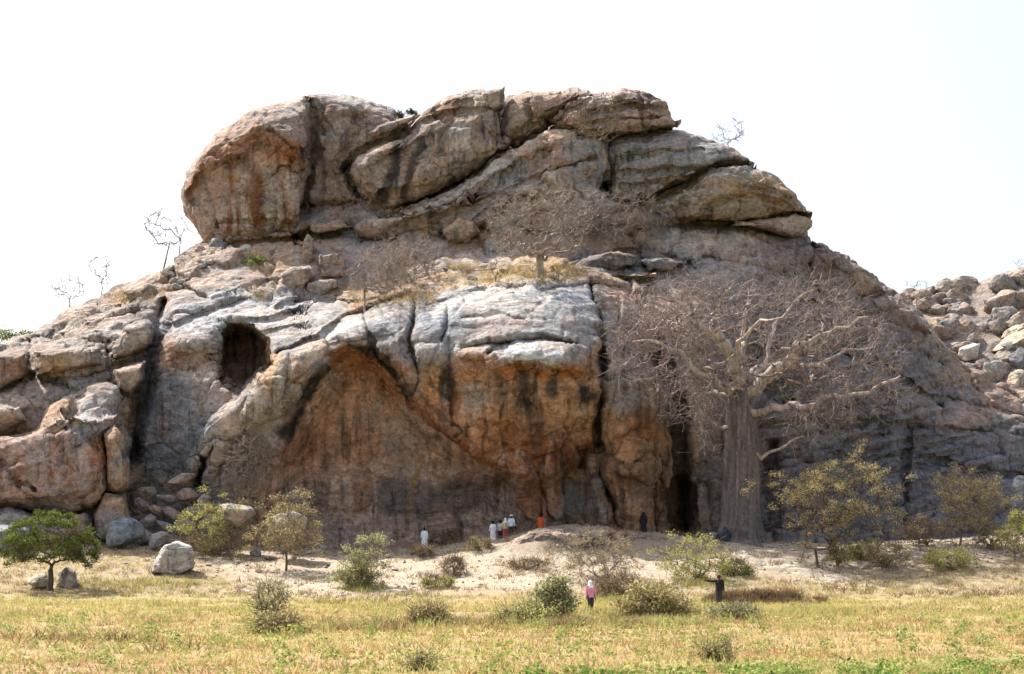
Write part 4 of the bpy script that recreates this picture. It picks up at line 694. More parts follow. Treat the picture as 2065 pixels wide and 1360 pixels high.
def grow(limbs, targets, r, seg, wob=0.16, lift=0.12):
    """limbs: list of (points, r0, r1); targets: points the branches reach; every branch leaves the nearest wood"""
    n0 = sum(len(l[0]) for l in limbs); cap = n0 + len(targets) * 14 + 100
    pos = np.zeros((cap, 3)); par = np.full(cap, -1); rad = np.zeros(cap); n = 0
    for pts, r0, r1 in limbs:
        pts = np.asarray(pts, float); q = -1
        if n: q = int(np.argmin(((pos[:n] - pts[0]) ** 2).sum(1)))
        for k, p in enumerate(pts):
            if k == 0 and q >= 0: prev = q; continue
            pos[n] = p; par[n] = q if k <= 1 and q >= 0 else (n - 1 if k else -1)
            if k == 1 and q >= 0: par[n] = q
            rad[n] = r0 + (r1 - r0) * k / (len(pts) - 1); n += 1
    fixed = n; root = pos[0]
    order = np.argsort(((targets - pos[fixed - 1 if fixed < 3 else fixed // 2]) ** 2).sum(1))
    for t in targets[order]:
        d2 = ((pos[:n] - t) ** 2).sum(1); q = int(np.argmin(d2 + 1e3 * (pos[:n, 2] < root[2] + 0.02))); a = pos[q]; D = math.sqrt(d2[q])
        m = int(np.clip(round(D / seg), 1, 13)); side = r.normal(size=3) * wob * D; side[2] -= lift * D
        prev = q
        for k in range(1, m + 1):
            s = k / m; p = a + (t - a) * s + side * math.sin(math.pi * s) + r.normal(size=3) * 0.05 * D / m
            pos[n] = p; par[n] = prev; prev = n; n += 1
    cnt = np.zeros(n); ch = np.zeros(n, int)
    for i in range(n - 1, 0, -1):
        if ch[i] == 0: cnt[i] = 1
        if par[i] >= 0: cnt[par[i]] += cnt[i]; ch[par[i]] += 1
    return pos[:n], par[:n], rad[:n], cnt, ch, fixed
def ell(r, n, c, rad, shell=0.0):
    d = r.normal(size=(n, 3)); d /= np.linalg.norm(d, axis=1)[:, None]; q = (shell + (1 - shell) * r.random(n)) ** (1 / 3.0)
    return np.asarray(c) + d * q[:, None] * np.asarray(rad)
def plant(name, label, cat, base, limbs, targets, seed, bark, rtip=0.012, pw=0.45, seg=0.5, twigs=0, twl=0.5, leaf=None, nleaf=0, lsize=0.1, spread=0.35, split=0.07, group=None, wob=0.16, lift=0.12, leafpart='crown', tiponly=True):
    r = np.random.default_rng(seed); o = empty(name, base); base = np.asarray(base)
    pos, par, rad, cnt, ch, fixed = grow(limbs, targets, r, seg, wob, lift)
    R = np.where(rad > 0, rad, rtip * cnt ** pw); R[fixed:] = np.minimum(R[fixed:], 0.5 * (R[:fixed].max() if fixed else 1))
    i = np.nonzero(par >= 0)[0]; ra = np.minimum(R[par[i]], R[i] * 1.35)
    S_ = np.concatenate([pos[par[i]] - base, pos[i] - base, ra[:, None], R[i][:, None]], 1)
    th = R[i] >= split
    tubes('trunk', S_[th], 8, bark, o); thin = S_[~th]
    if twigs:
        q = np.nonzero((R < split) & (par >= 0))[0]; q = q[r.integers(0, len(q), twigs)]; dirp = pos[q] - pos[par[q]]; dirp /= np.linalg.norm(dirp, axis=1)[:, None] + 1e-9
        st = pos[q] - base; d = dirp * 0.6 + r.normal(size=(twigs, 3)) * 0.6; d[:, 2] += 0.12; L = twl * r.uniform(0.4, 1.2, twigs)[:, None]; mid = st + d * L * 0.5; en = mid + (d + r.normal(size=d.shape) * 0.45) * L * 0.5
        rt = np.full((twigs, 1), rtip)
        thin = np.concatenate([thin, np.concatenate([st, mid, rt, rt * 0.8], 1), np.concatenate([mid, en, rt * 0.8, rt * 0.45], 1)])
    tubes('branches', thin, 3, bark, o)
    if leaf is not None and nleaf:
        tip = np.nonzero(ch == 0)[0] if tiponly else np.nonzero(R < split)[0]
        tip = tip[tip >= fixed] if (tip >= fixed).any() else tip
        q = tip[r.integers(0, len(tip), nleaf)]; c = pos[q] - base + r.normal(size=(nleaf, 3)) * spread * np.array((1, 1, 0.7)); c[:, 2] = np.maximum(c[:, 2], 0.03)
        leaves(leafpart, c, lsize, r, leaf, o)
    return tag(o, label, cat, group)
def wp(u, v, Y): return ray(u, v, Y)
def line(pts, Y0, Y1=None):
    Y1 = Y0 if Y1 is None else Y1; n = len(pts); return np.array([wp(p[0], p[1], Y0 + (Y1 - Y0) * k / max(1, n - 1)) for k, p in enumerate(pts)])

BK_BAOBAB = bark_material('baobab_twig_bark', (0.26, 0.21, 0.195), 0.5); BK_TRUNK = bark_material('baobab_trunk_bark', (0.125, 0.106, 0.10), 0.35); BK_LIMB = bark_material('baobab_limb_bark', (0.39, 0.325, 0.29)); BK_GREY = bark_material('dry_twig_bark', (0.29, 0.235, 0.20)); BK_DARK = bark_material('dark_bark', (0.10, 0.075, 0.06)); BK_BROWN = bark_material('brown_bark', (0.19, 0.14, 0.10))
LF_GREEN = leaf_material('green_leaves', (0.05, 0.07, 0.018), (0.20, 0.23, 0.06)); LF_DKG = leaf_material('dark_green_leaves', (0.02, 0.03, 0.015), (0.05, 0.06, 0.03)); LF_OLIVE = leaf_material('olive_leaves', (0.171, 0.159, 0.061), (0.366, 0.342, 0.146)); LF_YELLOW = leaf_material('yellowish_leaves', (0.207, 0.220, 0.067), (0.512, 0.488, 0.183)); LF_DRY = leaf_material('dry_brown_leaves', (0.146, 0.104, 0.061), (0.366, 0.256, 0.146)); LF_GREYG = leaf_material('grey_green_leaves', (0.183, 0.189, 0.091), (0.439, 0.451, 0.232)); LF_SAGE = leaf_material('dull_khaki_leaves', (0.220, 0.183, 0.085), (0.488, 0.415, 0.207))

# --- the great leafless baobab
r = np.random.default_rng(5); YB = 123.5; bb = hit(1492, 1092); YB = bb[1]
BAO = empty('baobab_tree', bb); tag(BAO, 'giant leafless baobab with massive pinkish trunk before the right cliff', 'tree')
tp = np.array([(1490, 1105), (1491, 1085), (1492, 1050), (1493, 1000), (1494, 950), (1495, 900), (1494, 860), (1493, 825), (1492, 795), (1490, 765)], float); tr = np.array([62, 46, 38.5, 36, 35, 33, 30, 27, 22, 15]) * YB / F
na_, nv_ = 48, 60; ss = np.linspace(0, 1, nv_); k0 = np.linspace(0, 1, len(tp)); cu = np.interp(ss, k0, tp[:, 0]); cv = np.interp(ss, k0, tp[:, 1]); rr = np.interp(ss, k0, tr); cc = ray(cu, cv, YB) - bb
an = np.linspace(0, 2 * math.pi, na_, endpoint=False); lob = 1 + 0.11 * np.sin(an * 4 + 0.7)[None] + 0.05 * np.sin(an * 7 + 2)[None] + 0.05 * np.sin(an * 3)[None] + (0.28 * np.maximum(0, np.sin(an * 5 + 1)) * np.clip(1 - ss * 5.5, 0, 1)[:, None] ** 2)
TV = cc[:, None] + (rr[:, None] * lob)[..., None] * np.stack([np.cos(an), np.sin(an), 0 * an], -1)[None]
TV += 0.10 * (fbm(TV * np.array((0.9, 0.9, 0.35)), 4))[..., None] * np.stack([np.cos(an), np.sin(an), 0 * an], -1)[None]
link('trunk', mesh_np('trunk', TV, grid_faces(nv_, na_, True)[:, ::-1]), BK_TRUNK, BAO)
def Yj(a, b): return YB + a, YB + b
LIMBS = [([(1492, 800), (1488, 770), (1487, 740), (1470, 708), (1452, 680), (1440, 655)], 0, -2, 0.70, 0.34), ([(1494, 805), (1540, 768), (1575, 740), (1598, 722), (1606, 700), (1612, 688)], 0, -3, 0.55, 0.28),
 ([(1606, 700), (1640, 685), (1690, 660), (1750, 640)], -3, -4, 0.22, 0.08), ([(1500, 800), (1520, 745), (1560, 735), (1600, 715)], 0, 2, 0.36, 0.14), ([(1498, 835), (1545, 828), (1590, 816), (1622, 822), (1680, 806), (1730, 795), (1785, 775), (1815, 758)], 0, -4, 0.34, 0.08),
 ([(1610, 820), (1624, 838), (1628, 856), (1630, 880)], -1.3, -1.5, 0.14, 0.05), ([(1486, 800), (1450, 775), (1410, 752), (1370, 712), (1330, 698), (1275, 690)], 0, -3, 0.36, 0.08), ([(1475, 715), (1440, 680), (1400, 640), (1360, 610), (1320, 600)], -1, -2, 0.26, 0.07),
 ([(1520, 775), (1545, 720), (1560, 670), (1590, 620), (1640, 585)], 0, 3, 0.26, 0.06), ([(1486, 760), (1500, 700), (1495, 640), (1510, 590)], 0, 3, 0.28, 0.06), ([(1482, 860), (1450, 862), (1420, 840), (1395, 800)], 0, -3, 0.16, 0.06), ([(1520, 925), (1560, 912), (1590, 895), (1620, 880)], 0, -2, 0.16, 0.06),
 ([(1484, 800), (1440, 790), (1400, 800), (1370, 830)], 0, 4, 0.22, 0.06), ([(1560, 750), (1620, 740), (1690, 720), (1760, 700)], 1, 5, 0.24, 0.06), ([(1500, 740), (1490, 690), (1530, 650), (1580, 640)], -1, -6, 0.24, 0.06)]
limbs = [(line(p, *Yj(a, b)), r0, r1) for p, a, b, r0, r1 in LIMBS]
limbs.sort(key=lambda l: -l[1])
def fine(l):
    p = l[0]; q = np.repeat(np.arange(len(p) - 1), 3) + np.tile([0, 1 / 3, 2 / 3], len(p) - 1); q = np.append(q, len(p) - 1)
    f = np.stack([np.interp(q, np.arange(len(p)), p[:, k]) for k in range(3)], 1); f[1:-1] += r.normal(size=(len(f) - 2, 3)) * 0.14; return f, l[1], l[2]
limbs = [fine(l) for l in limbs]
s_ = YB / F
def el2(n, u, v, ru, rv, dy, ry, sh=0.3): return ell(r, n, wp(u, v, YB + dy), (ru * s_, ry, rv * s_), sh)
T = np.concatenate([el2(400, 1490, 680, 220, 118, 0, 8), el2(190, 1320, 700, 92, 105, -1, 6), el2(170, 1400, 620, 130, 66, 1, 6), el2(190, 1620, 640, 120, 80, 1, 6), el2(150, 1705, 715, 118, 80, 0, 6), el2(80, 1720, 790, 115, 70, -2, 5), el2(34, 1400, 810, 56, 70, -2, 4), el2(30, 1640, 850, 70, 50, -2, 4), el2(6, 1430, 900, 30, 40, -2, 3)])
T = T[T[:, 1] < 135.5]
pos, par, rad, cnt, ch, fixed = grow(limbs, T, r, 0.5, 0.16, -0.07)
R = np.where(rad > 0, rad, np.minimum(0.021 * cnt ** 0.56, 0.26)); i = np.nonzero(par >= 0)[0]; ra = np.minimum(R[par[i]], R[i] * 1.3)
SG = np.concatenate([pos[par[i]] - bb, pos[i] - bb, ra[:, None], R[i][:, None]], 1); th = (i < fixed)
tubes('limbs', SG[th], 9, BK_LIMB, BAO); thin = SG[~th]; nt_ = 7500
q = np.nonzero((R < 0.09) & (par >= 0))[0]; q = q[r.integers(0, len(q), nt_)]; dp = pos[q] - pos[par[q]]; dp /= np.linalg.norm(dp, axis=1)[:, None] + 1e-9
st = pos[q] - bb; d = dp * 0.5 + r.normal(size=(nt_, 3)) * 0.6; d[:, 2] += 0.25; L = 0.95 * r.uniform(0.3, 1.3, nt_)[:, None]; mid = st + d * L * 0.5; en = mid + (d + r.normal(size=d.shape) * 0.6) * L * 0.5; one = np.full((nt_, 1), 0.019)
tubes('branches', np.concatenate([thin, np.concatenate([st, mid, one, one * 0.9], 1), np.concatenate([mid, en, one * 0.9, one * 0.5], 1)]), 3, BK_BAOBAB, BAO)

# --- leafless trees and shrubs on the rock
def bare(u, vb, uc, vc, ru, rv, Y, label, seed, n=140, tw=900, r0=0.22, cat='tree', name='leafless_tree', fork=None, rtip=0.016, bark=None, dyc=0.0, twl=0.6, extra=None):
    s = Y / F; b = wp(u, vb, Y); fk = wp(*(fork or (u + (uc - u) * 0.4, vb + (vc - vb) * 0.45)), Y); rg = np.random.default_rng(seed)
    Tg = ell(rg, n, wp(uc, vc, Y + dyc), (ru * s, max(ru, rv) * s * 0.8, rv * s), 0.2)
    if extra: Tg = np.concatenate([Tg] + [ell(rg, m, wp(a, c, Y + dyc), (p * s, p * s * 0.8, q_ * s), 0.2) for a, c, p, q_, m in extra])
    m1 = b + (fk - b) * 0.5 + rg.normal(size=3) * 0.08
    return plant(name, label, cat, b, [([b - np.array((0, 0, 0.4)), b, m1, fk], r0, r0 * 0.7)], Tg, seed, bark or BK_GREY, rtip=rtip, pw=0.52, seg=0.35, twigs=tw, twl=twl, split=0.08, lift=-0.05)
bare(1090, 552, 1090, 450, 108, 74, hill_Y(1090, 552) - 1.6, 'leafless spreading tree standing on the middle terrace', 31, 330, 2200, 0.38, fork=(1086, 498), rtip=0.02)
bare(735, 632, 770, 545, 74, 52, hill_Y(735, 632) - 0.3, 'leafless thin-stemmed tree on the terrace edge above the arch', 32, 170, 1300, 0.13, fork=(735, 585))
bare(830, 575, 815, 528, 84, 52, hill_Y(830, 575) - 0.2, 'dense leafless thicket left of the terrace tree', 33, 230, 1700, 0.12, 'shrub', 'dry_shrub')
bare(1240, 480, 1245, 430, 92, 52, 144.0, 'dry purplish shrub right of the terrace tree', 34, 210, 1500, 0.12, 'shrub', 'dry_shrub')
bare(1222, 322, 1203, 240, 60, 50, 143.8, 'crooked leafless tree growing from the upper right joint', 35, 110, 700, 0.13, fork=(1210, 284), bark=BK_BROWN)
bare(330, 542, 330, 462, 42, 44, 146, 'bare many-branched sapling against the sky left of the head-shaped boulder', 36, 60, 160, 0.10, bark=BK_BROWN, rtip=0.022, fork=(340, 500))
bare(362, 505, 372, 440, 14, 36, 148, 'tiny bare sapling touching the head-shaped boulder', 37, 14, 30, 0.06, bark=BK_BROWN, rtip=0.02)
bare(140, 622, 140, 580, 40, 26, 148, 'faint bare shrub on the left skyline', 38, 46, 120, 0.06, 'shrub', 'dry_shrub', bark=BK_BROWN, rtip=0.018)
bare(205, 592, 205, 545, 26, 34, 148, 'taller faint bare shrub on the left skyline', 39, 40, 110, 0.06, 'shrub', 'dry_shrub', bark=BK_BROWN, rtip=0.018)
bare(1470, 298, 1472, 265, 36, 26, 156, 'bare shrub on the right summit skyline', 40, 44, 120, 0.06, 'shrub', 'dry_shrub', bark=BK_BROWN, rtip=0.018)
bare(1848, 612, 1850, 585, 30, 22, 205, 'bare shrub in the notch before the far rubble slope', 41, 40, 160, 0.05, 'shrub', 'dry_shrub')
bare(2060, 556, 2062, 535, 16, 18, 214, 'bare shrub at the right edge of the far skyline', 42, 20, 60, 0.05, 'shrub', 'dry_shrub')
bare(500, 1000, 505, 930, 52, 56, 126.3, 'dry grey creeper-like shrub clinging to the left foot of the arch', 43, 200, 1300, 0.08, 'shrub', 'dry_shrub')
bare(720, 470, 722, 430, 36, 42, 146.5, 'thin bare shrub in the gap under the streaked slab', 44, 40, 140, 0.05, 'shrub', 'dry_shrub')
bare(1300, 470, 1320, 445, 40, 26, 145, 'low dry shrub beneath the nose-shaped block', 45, 80, 400, 0.06, 'shrub', 'dry_shrub')
bare(1985, 690, 1970, 668, 46, 16, 190, 'dry pinkish shrub on the far rubble slope', 46, 70, 300, 0.06, 'shrub', 'dry_shrub')
bare(1000, 575, 998, 545, 12, 22, hill_Y(1000, 575) - 0.2, 'small reddish bare shrub left of the terrace tree trunk', 47, 24, 90, 0.05, 'shrub', 'dry_shrub', bark=BK_BROWN)

# --- green trees and bushes on the flat
def leafy(u, vb, crowns, label, seed, leaf, cat='bush', name='bush', n=90, nl=2600, ls=0.10, spread=0.28, r0=0.10, fork=None, bark=None, tw=300, stems=1, dY=0.0, lift=-0.03, tiponly=True, shell=0.3, rtip=0.012, rag=1.0):
    b = hit(u, vb); Y = b[1]; s = Y / F; rg = np.random.default_rng(seed)
    Tg = np.concatenate([ell(rg, max(6, int(n * (ru * rv) / sum(c[2] * c[3] for c in crowns))), wp(uc, vc, Y + dY), (ru * s, max(ru, rv) * s * 0.85, rv * s), shell) for uc, vc, ru, rv in crowns])
    cen = Tg.mean(0); stray = rg.random(len(Tg)) < 0.22 * rag; Tg[stray] = cen + (Tg[stray] - cen) * rg.uniform(1.05, 1.32, (stray.sum(), 1))
    Tg = Tg[Tg[:, 2] > ground_z(Tg[:, 0], Tg[:, 1]) + 0.12]
    L = []
    if stems == 1:
        fk = wp(*fork, Y) if fork else b + np.array((0, 0, 0.5)); m1 = b + (fk - b) * 0.5 + np.append(rg.normal(size=2) * 0.06, 0); L = [([b - np.array((0, 0, 0.3)), b, m1, fk], r0, r0 * 0.7)]
    else:
        L = [([b - np.array((0, 0, 0.2)), b + np.array((0, 0, 0.15))], r0, r0)]
        for k in range(stems):
            e = b + np.array((rg.normal() * crowns[0][2] * s * 0.3, rg.normal() * 0.3, crowns[0][3] * s * 0.5 + 0.2)); L.append(([b + np.array((0, 0, 0.15)), (b + e) / 2 + rg.normal(size=3) * 0.05, e], r0, r0 * 0.5))
    ax = rg.normal(size=(7, 3)); Tg = cen + (Tg - cen) * (1 + 0.28 * rag * np.sin(((Tg - cen) @ ax.T) * 2.2).mean(1) * 2)[:, None]
    Tg = Tg[Tg[:, 2] > ground_z(Tg[:, 0], Tg[:, 1]) + 0.1]
    return plant(name, label, cat, b, L, Tg, seed, bark or BK_BROWN, rtip=rtip, seg=0.3, twigs=int(tw * 1.6), twl=0.5, leaf=leaf, nleaf=int(nl * 1.15), lsize=ls * 0.8, spread=spread * 0.75, split=0.06, lift=lift, tiponly=tiponly)
leafy(100, 1192, [(100, 1084, 84, 50), (45, 1108, 46, 28), (150, 1104, 46, 34), (105, 1062, 60, 26), (100, 1108, 60, 26), (28, 1122, 28, 18), (176, 1118, 24, 22)], 'dense green umbrella-shaped tree on the left field edge', 51, LF_GREEN, 'tree', 'acacia_tree', 340, 15000, 0.075, 0.24, 0.24, (102, 1150), BK_DARK, 900, shell=0.45, rag=0.15)
leafy(425, 1120, [(420, 1060, 62, 46), (400, 1085, 55, 30), (455, 1085, 50, 30), (435, 1030, 36, 26)], 'large feathery green bush below the left dome', 52, LF_YELLOW, n=200, nl=5200, ls=0.085, stems=6, tw=900, bark=BK_BROWN)
leafy(430, 1122, [(420, 1095, 75, 18)], 'brown dry undergrowth at the foot of the feathery bush', 53, LF_DRY, 'shrub', 'shrub', n=120, nl=1200, ls=0.07, stems=5, tw=900)
leafy(577, 1152, [(580, 1060, 64, 50), (545, 1085, 40, 32), (620, 1075, 34, 40), (590, 1020, 34, 24), (580, 1105, 40, 22)], 'open olive-leaved tree growing in front of a pale boulder', 54, LF_SAGE, 'tree', 'small_tree', 240, 3600, 0.075, 0.30, 0.11, (577, 1115), BK_BROWN, 1100)
leafy(733, 1186, [(738, 1110, 40, 30), (735, 1140, 34, 30), (720, 1165, 40, 20), (745, 1165, 24, 18)], 'upright green bush left of the mound', 55, LF_GREYG, n=160, nl=3600, ls=0.085, stems=5)
leafy(718, 1188, [(712, 1165, 34, 22)], 'low yellow-green bush at the foot of the upright bush', 56, LF_YELLOW, n=60, nl=1500, ls=0.08, stems=4)
leafy(548, 1272, [(545, 1215, 30, 34)], 'wispy grey-green shrub sprouting from a brownish clump', 57, LF_GREYG, 'shrub', 'shrub', n=60, nl=800, ls=0.06, stems=4, tw=200)
leafy(550, 1278, [(548, 1260, 44, 14)], 'brownish dry clump in the field', 58, LF_SAGE, 'shrub', 'shrub', n=80, nl=1500, ls=0.075, stems=5, tw=200)
leafy(1120, 1258, [(1122, 1195, 34, 34), (1132, 1220, 26, 26), (1105, 1222, 32, 30), (1080, 1240, 36, 18)], 'tall grey-green bush left of the person in pink', 59, LF_GREYG, n=200, nl=4600, ls=0.08, stems=6)
leafy(1085, 1262, [(1080, 1245, 46, 20), (1040, 1250, 40, 16)], 'low yellowish bush spreading left of the tall grey-green bush', 60, LF_YELLOW, n=90, nl=1900, ls=0.075, stems=5)
leafy(1312, 1256, [(1318, 1222, 56, 28), (1282, 1234, 36, 18), (1355, 1232, 44, 22), (1315, 1202, 36, 16)], 'broad khaki bush between the two field walkers', 61, LF_SAGE, n=220, nl=6500, ls=0.085, stems=7)
leafy(1250, 1206, [(1250, 1180, 44, 22), (1225, 1192, 26, 16)], 'brownish twiggy bush behind the person in pink', 62, LF_DRY, n=130, nl=1500, ls=0.065, stems=5, tw=900)
leafy(1215, 1172, [(1205, 1110, 72, 30), (1180, 1130, 50, 22), (1245, 1125, 46, 24)], 'pale wispy thorn bush on the front of the mound', 63, LF_SAGE, n=160, nl=2200, ls=0.06, stems=5, tw=1300, bark=BK_GREY)
leafy(1405, 1172, [(1400, 1120, 58, 34), (1430, 1140, 44, 26), (1375, 1145, 40, 24)], 'yellow-green feathery bush behind the man in black', 64, LF_YELLOW, n=180, nl=3600, ls=0.075, stems=6)
leafy(1480, 1160, [(1482, 1146, 34, 14)], 'bright green low shrub on the path side of the feathery bush', 65, LF_GREEN, n=50, nl=1500, ls=0.08, stems=4)
leafy(1650, 1146, [(1690, 1000, 112, 52), (1630, 985, 72, 34), (1745, 1045, 66, 36), (1670, 1055, 66, 40), (1700, 962, 84, 28), (1660, 1085, 36, 24)], 'sparse khaki acacia with leaning thin trunk at right', 66, LF_SAGE, 'tree', 'acacia_tree', 520, 13000, 0.062, 0.28, 0.13, (1644, 1108), BK_DARK, 2200)
leafy(1936, 1102, [(1952, 1010, 58, 50), (1925, 990, 40, 36), (1990, 1000, 34, 36), (1950, 1050, 44, 24)], 'brownish acacia with straight trunk near the right edge', 67, LF_SAGE, 'tree', 'acacia_tree', 300, 5200, 0.066, 0.30, 0.11, (1938, 1068), BK_BROWN, 1500)
leafy(2046, 1130, [(2052, 1085, 34, 44), (2060, 1050, 26, 24)], 'yellow-green small tree cut by the right frame edge', 68, LF_YELLOW, 'tree', 'small_tree', 150, 3200, 0.08, 0.28, 0.08, (2046, 1112))
leafy(1915, 1150, [(1915, 1128, 44, 20)], 'low round yellow-green bush below the brownish acacia', 69, LF_YELLOW, n=110, nl=3000, ls=0.075, stems=6)
leafy(1785, 1146, [(1785, 1118, 42, 22)], 'thin khaki bush right of the leaning acacia', 70, LF_SAGE, n=110, nl=1500, ls=0.07, stems=5, tw=500)
leafy(1738, 1130, [(1738, 1112, 24, 16)], 'small yellow-green bush just right of the leaning trunk', 71, LF_YELLOW, n=50, nl=1200, ls=0.07, stems=4)
leafy(1690, 1142, [(1690, 1118, 22, 16)], 'small pale bush at the foot of the leaning acacia', 72, LF_YELLOW, n=40, nl=700, ls=0.07, stems=4)
leafy(1480, 1252, [(1485, 1238, 44, 14)], 'low grey-green shrub at the feet of the man in black', 73, LF_GREYG, 'shrub', 'shrub', n=70, nl=1700, ls=0.07, stems=5)
leafy(1870, 1102, [(1862, 1072, 50, 24)], 'dim twiggy bush in the shade left of the brownish acacia', 74, LF_DRY, n=110, nl=900, ls=0.07, stems=5, tw=700)
leafy(2000, 1108, [(2000, 1080, 40, 26)], 'dim grey bush in the shade right of the brownish acacia', 75, LF_GREYG, n=90, nl=800, ls=0.07, stems=5, tw=600)
leafy(915, 1162, [(915, 1140, 22, 20)], 'round dry brown shrub on the sandy slope', 76, LF_DRY, 'shrub', 'shrub', n=80, nl=900, ls=0.06, stems=4, tw=400)
leafy(880, 1186, [(882, 1175, 30, 12)], 'low green shrub below the dry brown shrub', 77, LF_YELLOW, 'shrub', 'shrub', n=50, nl=1200, ls=0.07, stems=4)
leafy(895, 1100, [(895, 1088, 34, 14)], 'brownish tuft shrub beside the lone white-clad figure', 78, LF_SAGE, 'shrub', 'shrub', n=60, nl=1200, ls=0.07, stems=4)
leafy(965, 1108, [(968, 1098, 26, 10)], 'low tuft shrub below the group of people', 79, LF_SAGE, 'shrub', 'shrub', n=40, nl=800, ls=0.07, stems=4)
leafy(850, 1124, [(852, 1114, 24, 12)], 'small brown shrub on the slope under the lone white-clad figure', 80, LF_DRY, 'shrub', 'shrub', n=50, nl=700, ls=0.06, stems=4, tw=300)
leafy(1060, 1150, [(1060, 1138, 40, 10)], 'flat reddish-brown shrub in front of the mound', 81, LF_DRY, 'shrub', 'shrub', n=60, nl=900, ls=0.06, stems=5, tw=400)
leafy(870, 1262, [(870, 1246, 34, 18)], 'dry tan shrub in the middle of the dark grass bank', 82, LF_SAGE, 'shrub', 'shrub', n=70, nl=1600, ls=0.07, stems=5)
leafy(1435, 1332, [(1440, 1316, 26, 14)], 'scraggly olive weed in the near field', 83, LF_OLIVE, 'shrub', 'weed', n=40, nl=600, ls=0.06, stems=4, tw=60)
leafy(845, 1352, [(842, 1340, 18, 12)], 'scraggly weed near the bottom edge left of centre', 84, LF_OLIVE, 'shrub', 'weed', n=30, nl=420, ls=0.055, stems=4, tw=40)
b0 = wp(5, 690, 149); rg = np.random.default_rng(85)
plant('bush', 'green bush on the skyline at the left frame edge', 'bush', wp(5, 700, 149), [([wp(5, 705, 149), wp(5, 695, 149)], 0.08, 0.06)], np.concatenate([ell(rg, 50, wp(0, 682, 149), (1.6, 1.4, 0.8)), ell(rg, 20, wp(50, 678, 149), (0.8, 0.8, 0.4))]), 85, BK_BROWN, leaf=LF_GREEN, nleaf=1500, lsize=0.1, spread=0.3, seg=0.3)
plant('bush', 'pair of tiny dark bushes in the notch of the skyline', 'bush', wp(818, 240, 150), [([wp(818, 245, 150), wp(818, 236, 150)], 0.05, 0.04)], np.concatenate([ell(rg, 20, wp(806, 231, 150), (0.45, 0.4, 0.35)), ell(rg, 20, wp(832, 228, 150), (0.5, 0.4, 0.35))]), 87, BK_DARK, leaf=LF_DKG, nleaf=900, lsize=0.07, spread=0.14, seg=0.3)
plant('bush', 'tiny green bush in the rubble under the head-shaped boulder', 'bush', wp(515, 545, 142.3), [([wp(515, 550, 142.3), wp(515, 540, 142.3)], 0.05, 0.04)], ell(rg, 30, wp(515, 530, 142.3), (0.9, 0.7, 0.6)), 86, BK_BROWN, leaf=LF_GREEN, nleaf=900, lsize=0.09, spread=0.22, seg=0.3)

# ------------------------------------------------------------------ grass, crop and litter
def blades(name, X, Y, h, w, bend, mat, r, per=4, sp=0.09, col=None):
    n = len(X); X = np.repeat(X, per) + r.normal(size=n * per) * sp; Y = np.repeat(Y, per) + r.normal(size=n * per) * sp; h = np.repeat(h, per) * r.uniform(0.55, 1.15, n * per); w = np.repeat(w, per) if np.ndim(w) else np.full(n * per, w)
    Z = ground_z(X, Y) - 0.02; a = r.uniform(0, 2 * math.pi, n * per); t = np.stack([np.cos(a), np.sin(a) * 0.4, 0 * a], -1); t /= np.linalg.norm(t, axis=1)[:, None]; b = np.stack([X, Y, Z], -1)
    tip = b + np.stack([r.normal(size=n * per) * bend * h, r.normal(size=n * per) * bend * h, h], -1)
    v = np.stack([b - t * w[:, None], b + t * w[:, None], tip], 1); f = np.arange(3 * n * per).reshape(-1, 3)
    c = None if col is None else np.repeat(np.repeat(col, per, 0), 3, 0)
    return link(name, mesh_np(name, v.reshape(-1, 3), f, c, False), mat)
M_GRASS = bpy.data.materials.new('grass_blades'); M_GRASS.use_nodes = True; nt = M_GRASS.node_tree
for n in list(nt.nodes):
    if n.type != 'OUTPUT_MATERIAL': nt.nodes.remove(n)
out = [n for n in nt.nodes if n.type == 'OUTPUT_MATERIAL'][0]; at = nd(nt, 'ShaderNodeAttribute', attribute_name='Col'); ge = nd(nt, 'ShaderNodeNewGeometry')
cg = mulcol(nt, at.outputs['Color'], mrange(nt, ge.outputs['Random Per Island'], 0, 1, 0.72, 1.28)); d_ = nd(nt, 'ShaderNodeBsdfDiffuse'); t_ = nd(nt, 'ShaderNodeBsdfTranslucent'); ms = nd(nt, 'ShaderNodeMixShader'); ms.inputs[0].default_value = 0.35
for q_ in (d_, t_): nt.links.new(cg, q_.inputs[0])
nt.links.new(d_.outputs[0], ms.inputs[1]); nt.links.new(t_.outputs[0], ms.inputs[2]); nt.links.new(ms.outputs[0], out.inputs[0])
r = np.random.default_rng(90)
def scatter(n, y0, y1, pw=1.0):
    Y = y0 + (y1 - y0) * r.random(n) ** pw; X = (r.random(n) * 2 - 1) * (Y * 0.38 + 5); return X, Y
STRAW = np.array((0.49, 0.385, 0.175)); YG = np.array((0.39, 0.385, 0.12)); OCH = np.array((0.42, 0.275, 0.13)); GRN = np.array((0.13, 0.22, 0.045)); DKB = np.array((0.15, 0.10, 0.06))
X, Y = scatter(76000, 38, 118); p = np.stack([X, Y, 0 * X], -1); n1 = fbm(p * np.array((0.05, 0.28, 1)) + 9, 4); n2 = fbm(p * 0.16 + 3, 3); n3 = fbm(p * np.array((0.1, 0.5, 1)) + 40, 3)
keep = r.random(len(X)) < np.clip(0.35 + 1.5 * (n3 + 0.25), 0.05, 1) * np.where(Y < 74, 0.6, 1.0) * np.where(Y > sand_limit(X), 0.0, 1.0); X, Y, n1, n2 = X[keep], Y[keep], n1[keep], n2[keep]
c = np.broadcast_to(STRAW, (len(X), 3)).copy(); c = mix(c, YG, 0.85 * sst(-0.05, 0.25, n1) * sst(72, 80, Y)); c = mix(c, OCH, 0.8 * sst(-0.15, 0.2, n2) * sst(80, 70, Y)); c = mix(c, GRN, 0.7 * (r.random(len(X)) < 0.10) * 1.0)
